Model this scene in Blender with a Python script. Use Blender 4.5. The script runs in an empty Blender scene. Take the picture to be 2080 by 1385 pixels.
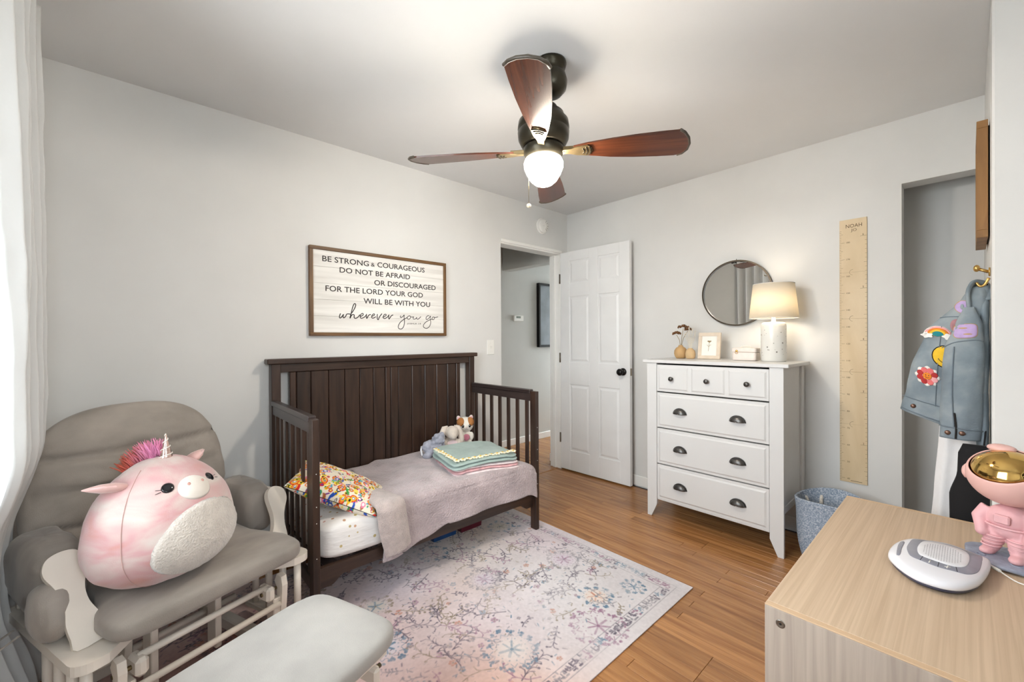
import bpy, bmesh, math, random
import numpy as np
from mathutils import Vector, Matrix, noise
from math import sin, cos, pi, radians as rad, sqrt
random.seed(7); np.random.seed(7)
scene = bpy.context.scene
COL = scene.collection

# ---------------------------------------------------------------- camera
CAM = (-3.122, -2.6151, 1.2277)
YAW, PITCH, ROLL, FPX = rad(47.5417), rad(-0.2744), rad(-0.3315), 849.33
F = Vector((cos(YAW)*cos(PITCH), sin(YAW)*cos(PITCH), sin(PITCH)))
Rv = Vector((sin(YAW), -cos(YAW), 0)); Uv = Rv.cross(F)
R2 = Rv*cos(ROLL) + Uv*sin(ROLL); U2 = Uv*cos(ROLL) - Rv*sin(ROLL)
cd = bpy.data.cameras.new('camera'); cam = bpy.data.objects.new('camera', cd); COL.objects.link(cam)
m = Matrix(((R2.x, U2.x, -F.x, CAM[0]), (R2.y, U2.y, -F.y, CAM[1]), (R2.z, U2.z, -F.z, CAM[2]), (0, 0, 0, 1)))
cam.matrix_world = m
cd.sensor_fit = 'HORIZONTAL'; cd.sensor_width = 36; cd.lens = FPX*36/2080; cd.clip_start = 0.02; cd.clip_end = 60
scene.camera = cam

# ---------------------------------------------------------------- world, daylight, exposure
w = bpy.data.worlds.new('sky'); scene.world = w; w.use_nodes = True
bg = w.node_tree.nodes['Background']
bg.inputs[0].default_value = (0.88, 0.95, 1.0, 1); bg.inputs[1].default_value = 11.5
vs = scene.view_settings
vs.view_transform = 'Standard'; vs.look = 'None'; vs.gamma = 1.0; vs.use_curve_mapping = False
vs.exposure = 0.30
WIN = [('E', -2.05, -0.78, 0.75, 2.15), ('D', -3.38, -2.45, 1.12, 2.15)]  # second entry: unseen window added in the front wall to brighten the room
WE, WD, H = -3.48, -3.45, 2.4177      # wall planes: left wall x, front wall y, ceiling
for side, a, b, z0, z1 in WIN:
    ld = bpy.data.lights.new('daylight_portal', 'AREA'); ld.shape = 'RECTANGLE'; ld.size = b-a; ld.size_y = z1-z0
    ld.cycles.is_portal = True
    lo = bpy.data.objects.new('daylight_portal', ld); COL.objects.link(lo)
    if side == 'E':
        lo.location = (WE-0.14, (a+b)/2, (z0+z1)/2); lo.rotation_euler = (pi/2, 0, -pi/2)
    else:
        lo.location = ((a+b)/2, WD-0.14, (z0+z1)/2); lo.rotation_euler = (pi/2, 0, 0)

# ---------------------------------------------------------------- helpers: materials
def lin(c):
    r = []
    for v in c[:3]:
        v = v/255.0
        r.append(v/12.92 if v <= 0.04045 else ((v+0.055)/1.055)**2.4)
    return (r[0], r[1], r[2], 1.0)
def nt(m): return m.node_tree.nodes, m.node_tree.links
def base_mat(name, rough=0.5, spec=0.5, metal=0.0):
    m = bpy.data.materials.new(name); m.use_nodes = True
    p = m.node_tree.nodes['Principled BSDF']
    p.inputs['Roughness'].default_value = rough; p.inputs['Specular IOR Level'].default_value = spec
    p.inputs['Metallic'].default_value = metal
    return m, p
def ramp(N, stops):
    r = N.new('ShaderNodeValToRGB'); e = r.color_ramp.elements
    while len(e) < len(stops): e.new(0.5)
    for i, (t, c) in enumerate(stops):
        e[i].position = t; e[i].color = c if len(c) == 4 and max(c) <= 1.0 else lin(c)
    return r
def plain(name, c, rough=0.5, var=0.06, scale=8.0, bump=0.0, bscale=80.0, metal=0.0, spec=0.5, sheen=0.0, bdist=0.002, stretch=None, emit=None):
    """colour with gentle noise variation and optional fine relief"""
    m, p = base_mat(name, rough, spec, metal); N, L = nt(m)
    tc = N.new('ShaderNodeTexCoord'); src = tc.outputs['Object']
    if stretch:
        mp = N.new('ShaderNodeMapping'); mp.inputs['Scale'].default_value = stretch; L.new(src, mp.inputs['Vector']); src = mp.outputs['Vector']
    n = N.new('ShaderNodeTexNoise'); n.inputs['Scale'].default_value = scale; n.inputs['Detail'].default_value = 4; L.new(src, n.inputs['Vector'])
    a = [max(0, v*(1-var)) for v in c]; b = [min(255, v*(1+var)) for v in c]
    r = ramp(N, [(0.3, a), (0.7, b)]); L.new(n.outputs['Fac'], r.inputs['Fac']); L.new(r.outputs['Color'], p.inputs['Base Color'])
    if bump:
        n2 = N.new('ShaderNodeTexNoise'); n2.inputs['Scale'].default_value = bscale; n2.inputs['Detail'].default_value = 3; L.new(src, n2.inputs['Vector'])
        bm = N.new('ShaderNodeBump'); bm.inputs['Strength'].default_value = bump; bm.inputs['Distance'].default_value = bdist
        L.new(n2.outputs['Fac'], bm.inputs['Height']); L.new(bm.outputs['Normal'], p.inputs['Normal'])
    if sheen:
        p.inputs['Sheen Weight'].default_value = sheen; p.inputs['Sheen Roughness'].default_value = 0.4
    return m
def wood(name, c1, c2, rough=0.4, stretch=(30, 2, 30), scale=1.0, rand=False, spec=0.5, bump=0.05, rr=0.25, hue=None):
    """grain stretched along one axis; rand: each object shifts and tints on its own"""
    m, p = base_mat(name, rough, spec); N, L = nt(m)
    tc = N.new('ShaderNodeTexCoord'); src = tc.outputs['Object']
    if rand:
        oi = N.new('ShaderNodeObjectInfo'); ml = N.new('ShaderNodeMath'); ml.operation = 'MULTIPLY'; ml.inputs[1].default_value = 57.0
        L.new(oi.outputs['Random'], ml.inputs[0]); va = N.new('ShaderNodeVectorMath'); va.operation = 'ADD'
        L.new(src, va.inputs[0]); L.new(ml.outputs[0], va.inputs[1]); src = va.outputs[0]
    mp = N.new('ShaderNodeMapping'); mp.inputs['Scale'].default_value = stretch; L.new(src, mp.inputs['Vector'])
    n = N.new('ShaderNodeTexNoise'); n.inputs['Scale'].default_value = scale; n.inputs['Detail'].default_value = 6; n.inputs['Distortion'].default_value = 0.6
    L.new(mp.outputs['Vector'], n.inputs['Vector'])
    r = ramp(N, [(0.32, c1), (0.68, c2)]); L.new(n.outputs['Fac'], r.inputs['Fac'])
    out = r.outputs['Color']
    if rand:
        hs = N.new('ShaderNodeHueSaturation'); mr = N.new('ShaderNodeMapRange')
        mr.inputs['To Min'].default_value = 1-rr; mr.inputs['To Max'].default_value = 1+rr
        L.new(oi.outputs['Random'], mr.inputs['Value']); L.new(mr.outputs['Result'], hs.inputs['Value']); L.new(out, hs.inputs['Color']); out = hs.outputs['Color']
    L.new(out, p.inputs['Base Color'])
    bm = N.new('ShaderNodeBump'); bm.inputs['Strength'].default_value = bump; bm.inputs['Distance'].default_value = 0.002
    L.new(n.outputs['Fac'], bm.inputs['Height']); L.new(bm.outputs['Normal'], p.inputs['Normal'])
    return m
def vcol(name, rough=0.9, bump=0.3, bscale=300, sheen=0.2):
    m, p = base_mat(name, rough, 0.2); N, L = nt(m)
    a = N.new('ShaderNodeVertexColor'); a.layer_name = 'print'; L.new(a.outputs['Color'], p.inputs['Base Color'])
    n = N.new('ShaderNodeTexNoise'); n.inputs['Scale'].default_value = bscale; tc = N.new('ShaderNodeTexCoord'); L.new(tc.outputs['Object'], n.inputs['Vector'])
    b = N.new('ShaderNodeBump'); b.inputs['Strength'].default_value = bump; b.inputs['Distance'].default_value = 0.002
    L.new(n.outputs['Fac'], b.inputs['Height']); L.new(b.outputs['Normal'], p.inputs['Normal'])
    p.inputs['Sheen Weight'].default_value = sheen
    return m
def glow(name, c, strength, rough=0.3):
    m, p = base_mat(name, rough); p.inputs['Base Color'].default_value = lin(c)
    p.inputs['Emission Color'].default_value = lin(c); p.inputs['Emission Strength'].default_value = strength
    return m

# ---------------------------------------------------------------- helpers: geometry
class MB:
    def __init__(s): s.v = []; s.f = []; s.sm = []
    def add(s, vs, fs, T=None, smooth=False):
        o = len(s.v)
        s.v += [tuple(T @ Vector(v)) if T else tuple(v) for v in vs]
        s.f += [tuple(i+o for i in f) for f in fs]; s.sm += [smooth]*len(fs)
        return s
    def box(s, x0, x1, y0, y1, z0, z1, b=0.0, T=None):
        if b <= 0:
            vs = [(x, y, z) for z in (z0, z1) for y in (y0, y1) for x in (x0, x1)]
            fs = [(0, 2, 3, 1), (4, 5, 7, 6), (0, 1, 5, 4), (2, 6, 7, 3), (0, 4, 6, 2), (1, 3, 7, 5)]
            return s.add(vs, fs, T)
        b = min(b, (x1-x0)/2.01, (y1-y0)/2.01, (z1-z0)/2.01)
        vs = []; idx = {}
        X = (x0, x1); Y = (y0, y1); Z = (z0, z1)
        for k in (0, 1):
            for j in (0, 1):
                for i in (0, 1):
                    dx = b if i == 0 else -b; dy = b if j == 0 else -b; dz = b if k == 0 else -b
                    for a, p in enumerate(((X[i], Y[j]+dy, Z[k]+dz), (X[i]+dx, Y[j], Z[k]+dz), (X[i]+dx, Y[j]+dy, Z[k]))):
                        idx[(i, j, k, a)] = len(vs); vs.append(p)
        fs = []
        for i in (0, 1):
            q = [idx[(i, 0, 0, 0)], idx[(i, 1, 0, 0)], idx[(i, 1, 1, 0)], idx[(i, 0, 1, 0)]]; fs.append(q if i else q[::-1])
        for j in (0, 1):
            q = [idx[(0, j, 0, 1)], idx[(0, j, 1, 1)], idx[(1, j, 1, 1)], idx[(1, j, 0, 1)]]; fs.append(q if j else q[::-1])
        for k in (0, 1):
            q = [idx[(0, 0, k, 2)], idx[(1, 0, k, 2)], idx[(1, 1, k, 2)], idx[(0, 1, k, 2)]]; fs.append(q if k else q[::-1])
        for i in (0, 1):
            for j in (0, 1):
                q = [idx[(i, j, 0, 0)], idx[(i, j, 1, 0)], idx[(i, j, 1, 1)], idx[(i, j, 0, 1)]]; fs.append(q if (i+j) % 2 == 0 else q[::-1])
            for k in (0, 1):
                q = [idx[(i, 0, k, 0)], idx[(i, 0, k, 2)], idx[(i, 1, k, 2)], idx[(i, 1, k, 0)]]; fs.append(q if (i+k) % 2 == 0 else q[::-1])
        for j in (0, 1):
            for k in (0, 1):
                q = [idx[(0, j, k, 1)], idx[(1, j, k, 1)], idx[(1, j, k, 2)], idx[(0, j, k, 2)]]; fs.append(q if (j+k) % 2 == 0 else q[::-1])
        for i in (0, 1):
            for j in (0, 1):
                for k in (0, 1):
                    q = [idx[(i, j, k, 0)], idx[(i, j, k, 1)], idx[(i, j, k, 2)]]; fs.append(q if (i+j+k) % 2 == 1 else q[::-1])
        return s.add(vs, [tuple(f) for f in fs], T)
    def rings(s, rs, caps=True, T=None, smooth=True, closed=False):
        n = len(rs[0]); vs = [p for r in rs for p in r]; fs = []
        for a in range(len(rs)-1 + (1 if closed else 0)):
            b = (a+1) % len(rs)
            for i in range(n):
                j = (i+1) % n; fs.append((a*n+i, a*n+j, b*n+j, b*n+i))
        if caps and not closed:
            fs.append(tuple(range(n-1, -1, -1))); fs.append(tuple((len(rs)-1)*n+i for i in range(n)))
        return s.add(vs, fs, T, smooth)
    def lathe(s, prof, n=32, T=None, caps=True, smooth=True):
        return s.rings([[(r*cos(2*pi*i/n), r*sin(2*pi*i/n), z) for i in range(n)] for r, z in prof], caps, T, smooth)
    def cyl(s, p0, p1, r, n=12, r1=None, smooth=True):
        return s.tube([p0, p1], r, n, r1=r1, smooth=smooth)
    def tube(s, pts, r, n=8, closed=False, r1=None, radii=None, flat=1.0, smooth=True):
        pts = [Vector(p) for p in pts]; rs = []; up = None; k = len(pts)
        for i, p in enumerate(pts):
            a = pts[(i-1) % k] if (closed or i > 0) else p; b = pts[(i+1) % k] if (closed or i < k-1) else p
            t = (b-a).normalized()
            if up is None: up = Vector((0, 0, 1)) if abs(t.z) < 0.9 else Vector((0, 1, 0))
            sd = t.cross(up).normalized(); up = sd.cross(t).normalized()
            rr = radii[i] if radii else (r if r1 is None else r+(r1-r)*i/(k-1))
            rs.append([tuple(p+sd*rr*cos(2*pi*q/n)+up*rr*flat*sin(2*pi*q/n)) for q in range(n)])
        return s.rings(rs, True, None, smooth, closed)
    def prism(s, poly, z0, z1, T=None, smooth=False):
        n = len(poly); vs = [(x, y, z0) for x, y in poly]+[(x, y, z1) for x, y in poly]
        fs = [tuple(range(n-1, -1, -1)), tuple(range(n, 2*n))]+[(i, (i+1) % n, n+(i+1) % n, n+i) for i in range(n)]
        return s.add(vs, fs, T, smooth)
    def grid(s, fn, nu, nv, T=None, smooth=True, wrapu=False):
        vs = [fn(i/(nu if wrapu else nu-1), j/(nv-1)) for j in range(nv) for i in range(nu)]
        fs = []
        for j in range(nv-1):
            for i in range(nu if wrapu else nu-1):
                i2 = (i+1) % nu; fs.append((j*nu+i, j*nu+i2, (j+1)*nu+i2, (j+1)*nu+i))
        return s.add(vs, fs, T, smooth)
    def ball(s, c, r, nu=20, nv=12, T=None):
        rx, ry, rz = (r, r, r) if not hasattr(r, '__len__') else r
        rs = []
        for j in range(nv+1):
            a = -pi/2+pi*j/nv; q = max(cos(a), 0.02)
            rs.append([(c[0]+rx*q*cos(2*pi*i/nu), c[1]+ry*q*sin(2*pi*i/nu), c[2]+rz*sin(a)) for i in range(nu)])
        return s.rings(rs, True, T)
    def build(s, name, mat, parent=None, auto=None, kind=None, fix=True):
        me = bpy.data.meshes.new(name); me.from_pydata(s.v, [], s.f)
        me.polygons.foreach_set('use_smooth', s.sm)
        if fix:
            bm = bmesh.new(); bm.from_mesh(me); bmesh.ops.recalc_face_normals(bm, faces=bm.faces[:]); bm.to_mesh(me); bm.free()
        me.update()
        return link(name, me, mat, parent, kind)
def link(name, me, mat=None, parent=None, kind=None):
    if mat: me.materials.clear(); me.materials.append(mat)
    o = bpy.data.objects.new(name, me); COL.objects.link(o)
    if parent: o.parent = parent
    if kind: o['kind'] = kind
    return o
def thing(name, label, cat, loc=(0, 0, 0), rz=0.0, group=None):
    o = bpy.data.objects.new(name, None); COL.objects.link(o); o.empty_display_size = 0.05
    o.location = loc; o.rotation_euler = (0, 0, rz); return tag(o, label, cat, group)
def tag(o, label, cat, group=None):
    o['label'] = label; o['category'] = cat
    if group: o['group'] = group
    return o
def struct(o): o['kind'] = 'structure'; return o
def TR(loc=(0, 0, 0), rx=0, ry=0, rz=0, sc=None):
    M = Matrix.Translation(loc) @ Matrix.Rotation(rz, 4, 'Z') @ Matrix.Rotation(ry, 4, 'Y') @ Matrix.Rotation(rx, 4, 'X')
    if sc: M = M @ Matrix.Diagonal((sc[0], sc[1], sc[2], 1))
    return M
def mods(o, *specs):
    for t, kw in specs:
        md = o.modifiers.new(t.lower(), t)
        for k, v in kw.items(): setattr(md, k, v)
    return o
def subsurf(o, n=2): return mods(o, ('SUBSURF', dict(levels=n, render_levels=n)))
def blob(name, mat, parent, parts, voxel=0.006, smooth=6, kind=None):
    """several closed lumps fused into one continuous soft surface"""
    mb = MB()
    for p in parts: p(mb)
    o = mb.build(name, mat, parent, kind=kind)
    mods(o, ('REMESH', dict(mode='VOXEL', voxel_size=voxel, use_smooth_shade=True)), ('SMOOTH', dict(factor=0.6, iterations=smooth)))
    return o
def text_mesh(txt, w=None, h=None, depth=0.0006, bold=0.0):
    """lettering as a thin mesh in local XY, lower-left at 0,0, scaled to width w and height h"""
    cu = bpy.data.curves.new('lettering', 'FONT'); cu.body = txt; cu.size = 1.0; cu.extrude = 0.01; cu.offset = bold; cu.resolution_u = 3
    o = bpy.data.objects.new('lettering', cu); COL.objects.link(o)
    bpy.context.view_layer.update()
    me = bpy.data.meshes.new_from_object(o.evaluated_get(bpy.context.evaluated_depsgraph_get()))
    bpy.data.objects.remove(o); bpy.data.curves.remove(cu)
    n = len(me.vertices); co = np.empty(n*3); me.vertices.foreach_get('co', co); co = co.reshape(-1, 3)
    lo = co.min(0); hi = co.max(0); ex = hi-lo
    if w is None: w = ex[0]*h/ex[1]
    if h is None: h = ex[1]*w/ex[0]
    co = (co-lo)/np.maximum(ex, 1e-6)*np.array([w, h, depth])
    me.vertices.foreach_set('co', co.ravel()); me.update()
    return me
def me_into(mb, me, T):
    mb.add([v.co[:] for v in me.vertices], [tuple(p.vertices) for p in me.polygons], T)
    bpy.data.meshes.remove(me)
def seg(a, b, n): return [a+(b-a)*i/(n-1) for i in range(n)]
def fbm(x, y, z, o=3): return noise.fractal(Vector((x, y, z)), 1.0, 2.0, o)
def sup(v, e): return math.copysign(abs(v)**e, v)
def cushion(fn_half, sx, sy, sz, nu=40, nv=20, e=0.5, ez=0.7):
    """rounded-box cushion, centred; fn_half(x,y,z)->offset vec optional"""
    def f(u, v):
        a = 2*pi*u; b = -pi/2+pi*v
        x = sup(cos(b), ez)*sup(cos(a), e)*sx; y = sup(cos(b), ez)*sup(sin(a), e)*sy; z = sup(sin(b), ez)*sz
        return fn_half(x, y, z) if fn_half else (x, y, z)
    return f
def arc(cx, cy, r, a0, a1, n): return [(cx+r*cos(a0+(a1-a0)*i/(n-1)), cy+r*sin(a0+(a1-a0)*i/(n-1))) for i in range(n)]
# ---------------------------------------------------------------- shared materials
M = {}
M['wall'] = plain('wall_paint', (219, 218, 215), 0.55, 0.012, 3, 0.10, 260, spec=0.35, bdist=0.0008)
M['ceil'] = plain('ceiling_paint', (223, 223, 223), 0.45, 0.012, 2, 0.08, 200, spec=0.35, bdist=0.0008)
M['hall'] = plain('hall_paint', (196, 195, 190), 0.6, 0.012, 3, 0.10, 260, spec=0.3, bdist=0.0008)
M['trim'] = plain('trim_white', (238, 237, 233), 0.35, 0.01, 6)
M['door'] = plain('door_white', (230, 230, 229), 0.38, 0.012, 5, 0.05, 60)
M['floor'] = wood('oak_strip', (142, 94, 52), (184, 131, 80), 0.25, (42, 2.2, 42), 1.0, True, 0.5, 0.04, 0.15)
M['sub'] = plain('floor_gap', (58, 34, 18), 0.8)
M['white'] = plain('white_plastic', (236, 234, 228), 0.4, 0.01)
M['black'] = plain('black_metal', (24, 23, 22), 0.35, 0.05, metal=0.6)
M['glass'] = None
def glass_mat():
    m = bpy.data.materials.new('window_glass'); m.use_nodes = True; N, L = nt(m); N.clear()
    o = N.new('ShaderNodeOutputMaterial'); mx = N.new('ShaderNodeMixShader'); t = N.new('ShaderNodeBsdfTransparent'); g = N.new('ShaderNodeBsdfGlossy')
    g.inputs['Roughness'].default_value = 0.02; fr = N.new('ShaderNodeFresnel'); fr.inputs['IOR'].default_value = 1.3
    L.new(fr.outputs[0], mx.inputs[0]); L.new(t.outputs[0], mx.inputs[1]); L.new(g.outputs[0], mx.inputs[2]); L.new(mx.outputs[0], o.inputs[0])
    return m
M['glass'] = glass_mat()

# ---------------------------------------------------------------- floor: base and oak strips
fl = struct(MB().box(WE-0.12, 0.75, WD-0.12, 1.1, -0.06, -0.0125).box(0.75, 2.3, 0.1, 1.1, -0.06, -0.0125).build('floor', M['sub']))
PW = 0.0572
plank_mesh = {}
def plank(x, y0, L):
    k = round(L, 2)
    if k not in plank_mesh:
        mb = MB().box(-PW/2+0.0004, PW/2-0.0004, 0.0006, k-0.0006, -0.012, 0.0, 0.0009)
        o = mb.build('plank', M['floor'], fl); plank_mesh[k] = o.data
    else:
        o = bpy.data.objects.new('plank', plank_mesh[k]); COL.objects.link(o); o.parent = fl
    o.location = (x, y0, random.uniform(-0.0003, 0.0))
LN = [0.5, 0.7, 0.9, 1.1, 1.4, 1.7]
x = 0.30
rows = 0
while x > WE:
    # strips run away from the dresser wall's corner, along the side walls
    y_end = 0.95 if x > -1.0 else 0.0
    y = -2.65 if x < -0.97 else -2.66
    if x > 0: y = -0.05
    first = True
    while y < y_end-0.001:
        L = random.choice(LN) if not first else random.choice(LN[:4]); first = False
        if x > 0: L = 1.0
        if y+L > y_end-0.3: L = y_end-y
        L = round(L, 2) if y+L < y_end-0.02 else round(y_end-y, 2)
        plank(x-PW/2, y, L); y += L
    x -= PW; rows += 1
x = 0.30
while x < 1.4:
    plank(x+PW/2, 0.05, 0.9); x += PW
# strips behind the photographer and in the closet, one mesh
mb = MB(); x = 0.0
while x > WE:
    y = WD
    while y < -2.66:
        L = min(random.choice(LN), -2.65-y) if x < -0.97 else min(random.choice(LN), -2.66-y)
        if L < 0.02: break
        mb.box(x-PW+0.0004, x-0.0004, y+0.0006, y+L-0.0006, -0.012, -0.0001); y += L
    x -= PW
mb.build('plank_run', M['floor'], fl, kind='stuff')

# ---------------------------------------------------------------- unseen pale yard, added to bounce daylight up onto the ceiling
struct(MB().box(-30, 30, -30, 30, -0.60, -0.50).build('ground', plain('pale_concrete', (206, 206, 204), 0.9, 0.15, 2)))

# ---------------------------------------------------------------- walls and ceiling
struct(MB().box(WE-0.12, 0.75, WD-0.12, 0.12, H, H+0.1).build('ceiling', M['ceil']))
struct(MB().box(WE-0.12, 2.3, 0.12, 1.1, H, H+0.1).build('ceiling_hall', M['ceil']))
DX0, DX1, DZ = -0.850, -0.100, 2.045      # doorway in the back wall
struct(MB().box(WE-0.12, DX0, 0, 0.12, -0.01, H).box(DX0, DX1, 0, 0.12, DZ, H).box(DX1, 0.12, 0, 0.12, -0.01, H).build('wall_back', M['wall']))
CY0, CY1, CZ = -2.668, -2.3665, 2.064     # closet opening in the right wall
struct(MB().box(0, 0.12, CY1, 0.0, -0.01, H).box(0, 0.12, CY0, CY1, CZ, H).build('wall_right', M['wall']))
struct(MB().box(0.34, 0.42, -2.9, -2.0, -0.01, H).box(0.12, 0.34, -2.9, -2.72, -0.01, H).box(0.12, 0.34, -2.2, -2.1, -0.01, H).build('wall_closet', M['wall']))
XG = -0.968
cb = struct(MB().box(XG, 0.12, WD-0.12, CY0, -0.01, H, 0.006).build('wall_closet_block', M['wall']))
def wall_with_hole(name, horiz, p, th, a0, a1, h0, h1, z0, z1):
    mb = MB()
    for (u0, u1, w0, w1) in ((a0, h0, -0.01, H), (h1, a1, -0.01, H), (h0, h1, -0.01, z0), (h0, h1, z1, H)):
        if horiz: mb.box(p-th, p, u0, u1, w0, w1)
        else: mb.box(u0, u1, p-th, p, w0, w1)
    return struct(mb.build(name, M['wall']))
wall_with_hole('wall_left', True, WE, 0.12, WD, 0.0, WIN[0][1], WIN[0][2], WIN[0][3], WIN[0][4])
wall_with_hole('wall_front', False, WD, 0.12, WE-0.12, XG, WIN[1][1], WIN[1][2], WIN[1][3], WIN[1][4])
# hallway
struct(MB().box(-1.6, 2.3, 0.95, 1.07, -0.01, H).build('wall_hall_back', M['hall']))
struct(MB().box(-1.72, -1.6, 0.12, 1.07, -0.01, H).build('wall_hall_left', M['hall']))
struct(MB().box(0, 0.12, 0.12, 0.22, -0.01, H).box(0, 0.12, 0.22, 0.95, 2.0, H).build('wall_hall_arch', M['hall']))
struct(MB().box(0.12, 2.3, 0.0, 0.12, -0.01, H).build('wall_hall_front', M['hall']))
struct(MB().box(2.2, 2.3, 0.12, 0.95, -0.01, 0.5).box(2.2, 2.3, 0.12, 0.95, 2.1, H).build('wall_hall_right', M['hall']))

# baseboards
def bb(name, boxes): return struct(sum_boxes(boxes).build(name, M['trim']))
def sum_boxes(bs):
    mb = MB()
    for b in bs: mb.box(*b)
    return mb
bb('baseboard_back', [(WE, DX0-0.0, -0.012, -0.0005, 0.0, 0.085, 0.003)])
bb('baseboard_right', [(-0.012, -0.0005, CY1, -0.005, 0.0, 0.085, 0.003)])
bb('baseboard_left', [(WE+0.0005, WE+0.012, WD, -0.013, 0.0, 0.085, 0.003)])
bb('baseboard_closet', [(XG-0.012, XG-0.0005, WD, CY0+0.001, 0.0, 0.085, 0.003)])
bb('baseboard_hall', [(-1.6, 2.2, 0.937, 0.9495, 0.0, 0.075, 0.003)])
bb('baseboard_arch', [(-0.013, -0.0005, 0.121, 0.235, 0.0, 0.075, 0.003)])
# door casing: slim head and right-hand jamb
t1 = struct(bpy.data.objects.new('trim_1', None)); COL.objects.link(t1)
MB().box(DX0, DX1+0.005, -0.014, -0.0005, DZ-0.012, DZ+0.014, 0.003).build('head_casing', M['trim'], t1)
MB().box(DX0, DX1, 0.001, 0.119, DZ-0.024, DZ-0.0005, 0.002).build('head_jamb', M['trim'], t1)
MB().box(DX1-0.022, DX1-0.0005, -0.012, 0.122, 0, DZ-0.025, 0.002).build('side_jamb', M['trim'], t1)
MB().box(DX1-0.034, DX1-0.0225, 0.045, 0.08, 0, DZ-0.025, 0.002).build('door_stop', M['trim'], t1)
struct(MB().box(DX0, DX1-0.023, 0.02, 0.10, -0.003, 0.004, 0.003).build('trim_2', M['floor']))

# ---------------------------------------------------------------- windows; the front one is unseen, added for light
for k, (side, a, b, z0, z1) in enumerate(WIN):
    t = struct(bpy.data.objects.new('window_%d' % (k+1), None)); COL.objects.link(t)
    if side == 'E': t.location = (WE-0.06, (a+b)/2, 0); t.rotation_euler = (0, 0, -pi/2)
    else: t.location = ((a+b)/2, WD-0.06, 0)
    wd = (b-a)/2; zm = (z0+z1)/2
    for nm, bx in (('frame', (-wd, -wd+0.05, -0.03, 0.03, z0, z1)), ('frame', (wd-0.05, wd, -0.03, 0.03, z0, z1)), ('frame', (-wd, wd, -0.03, 0.03, z0, z0+0.05)), ('frame', (-wd, wd, -0.03, 0.03, z1-0.05, z1)), ('meeting_rail', (-wd+0.05, wd-0.05, -0.02, 0.02, zm-0.02, zm+0.02))):
        MB().box(*bx, 0.003).build(nm, M['trim'], t)
    for (q0, q1) in ((z0+0.05, zm-0.02), (zm+0.02, z1-0.05)):
        MB().box(-wd+0.05, wd-0.05, -0.003, 0.003, q0, q1).build('pane', M['glass'], t)
    MB().box(-wd-0.05, wd+0.05, 0.0605, 0.085, z0-0.04, z0-0.005, 0.004).build('sill', M['trim'], t)
    for (c0, c1, d0, d1) in ((-wd-0.06, -wd, z0, z1+0.06), (wd, wd+0.06, z0, z1+0.06), (-wd, wd, z1, z1+0.06)):
        MB().box(c0, c1, 0.0605, 0.075, d0, d1, 0.003).build('casing', M['trim'], t)

# ---------------------------------------------------------------- six-panel door, swung open against the right wall
d = struct(bpy.data.objects.new('door_1', None)); COL.objects.link(d)
d.location = (-0.122, -0.016, 0); d.rotation_euler = (0, 0, math.atan2(-0.726, 0.020))
W_ = 0.726; cols = [(0.105, 0.325), (0.420, 0.632)]; rows_ = [(0.195, 0.806), (1.010, 1.615), (1.735, 1.945)]
MB().box(0, W_, 0.007, 0.029, 0.012, 2.030).build('slab', M['door'], d)
for (u0, u1) in ((0, cols[0][0]), (cols[0][1], cols[1][0]), (cols[1][1], W_)):
    for y0, y1 in ((0, 0.0075), (0.0285, 0.036)):
        MB().box(u0, u1, y0, y1, 0.012, 2.030, 0.0015).build('stile', M['door'], d)
for (z0, z1) in ((0.012, 0.195), (0.806, 1.010), (1.615, 1.735), (1.945, 2.030)):
    for (u0, u1) in cols:
        for y0, y1 in ((0.0001, 0.0075), (0.0285, 0.0359)):
            MB().box(u0, u1, y0, y1, z0, z1, 0.0015).build('rail', M['door'], d)
for (u0, u1) in cols:
    for (z0, z1) in rows_:
        for s, yb, yt in ((0, 0.0072, 0.0012), (1, 0.0288, 0.0348)):
            g = 0.012; q = 0.030
            vs = [(u0+g, yb, z0+g), (u1-g, yb, z0+g), (u1-g, yb, z1-g), (u0+g, yb, z1-g), (u0+q, yt, z0+q), (u1-q, yt, z0+q), (u1-q, yt, z1-q), (u0+q, yt, z1-q)]
            MB().add(vs, [(3, 2, 1, 0), (4, 5, 6, 7), (0, 1, 5, 4), (1, 2, 6, 5), (2, 3, 7, 6), (3, 0, 4, 7)]).build('panel', M['door'], d)
for s, y in ((-1, 0.0), (1, 0.036)):
    kb = MB().lathe([(0.001, 0), (0.031, 0), (0.031, 0.006), (0.024, 0.010), (0.013, 0.012), (0.011, 0.03), (0.018, 0.036), (0.027, 0.046), (0.029, 0.056), (0.024, 0.066), (0.012, 0.071), (0.001, 0.072)], 24, TR((W_-0.062, y, 0.95), rx=pi/2 if s < 0 else -pi/2))
    kb.build('knob', M['black'], d)
MB().box(W_-0.0004, W_+0.0015, 0.006, 0.030, 0.92, 0.98).build('latch_plate', plain('latch_metal', (150, 140, 125), 0.35, metal=0.9), d)
M['hinge'] = plain('hinge_metal', (120, 112, 100), 0.4, metal=0.8)
for z in (1.79, 1.05, 0.30):
    MB().cyl((-0.006, -0.004, z-0.045), (-0.006, -0.004, z+0.045), 0.006, 10).box(-0.004, 0.001, -0.002, 0.03, z-0.044, z+0.044).build('hinge', M['hinge'], d)
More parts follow.
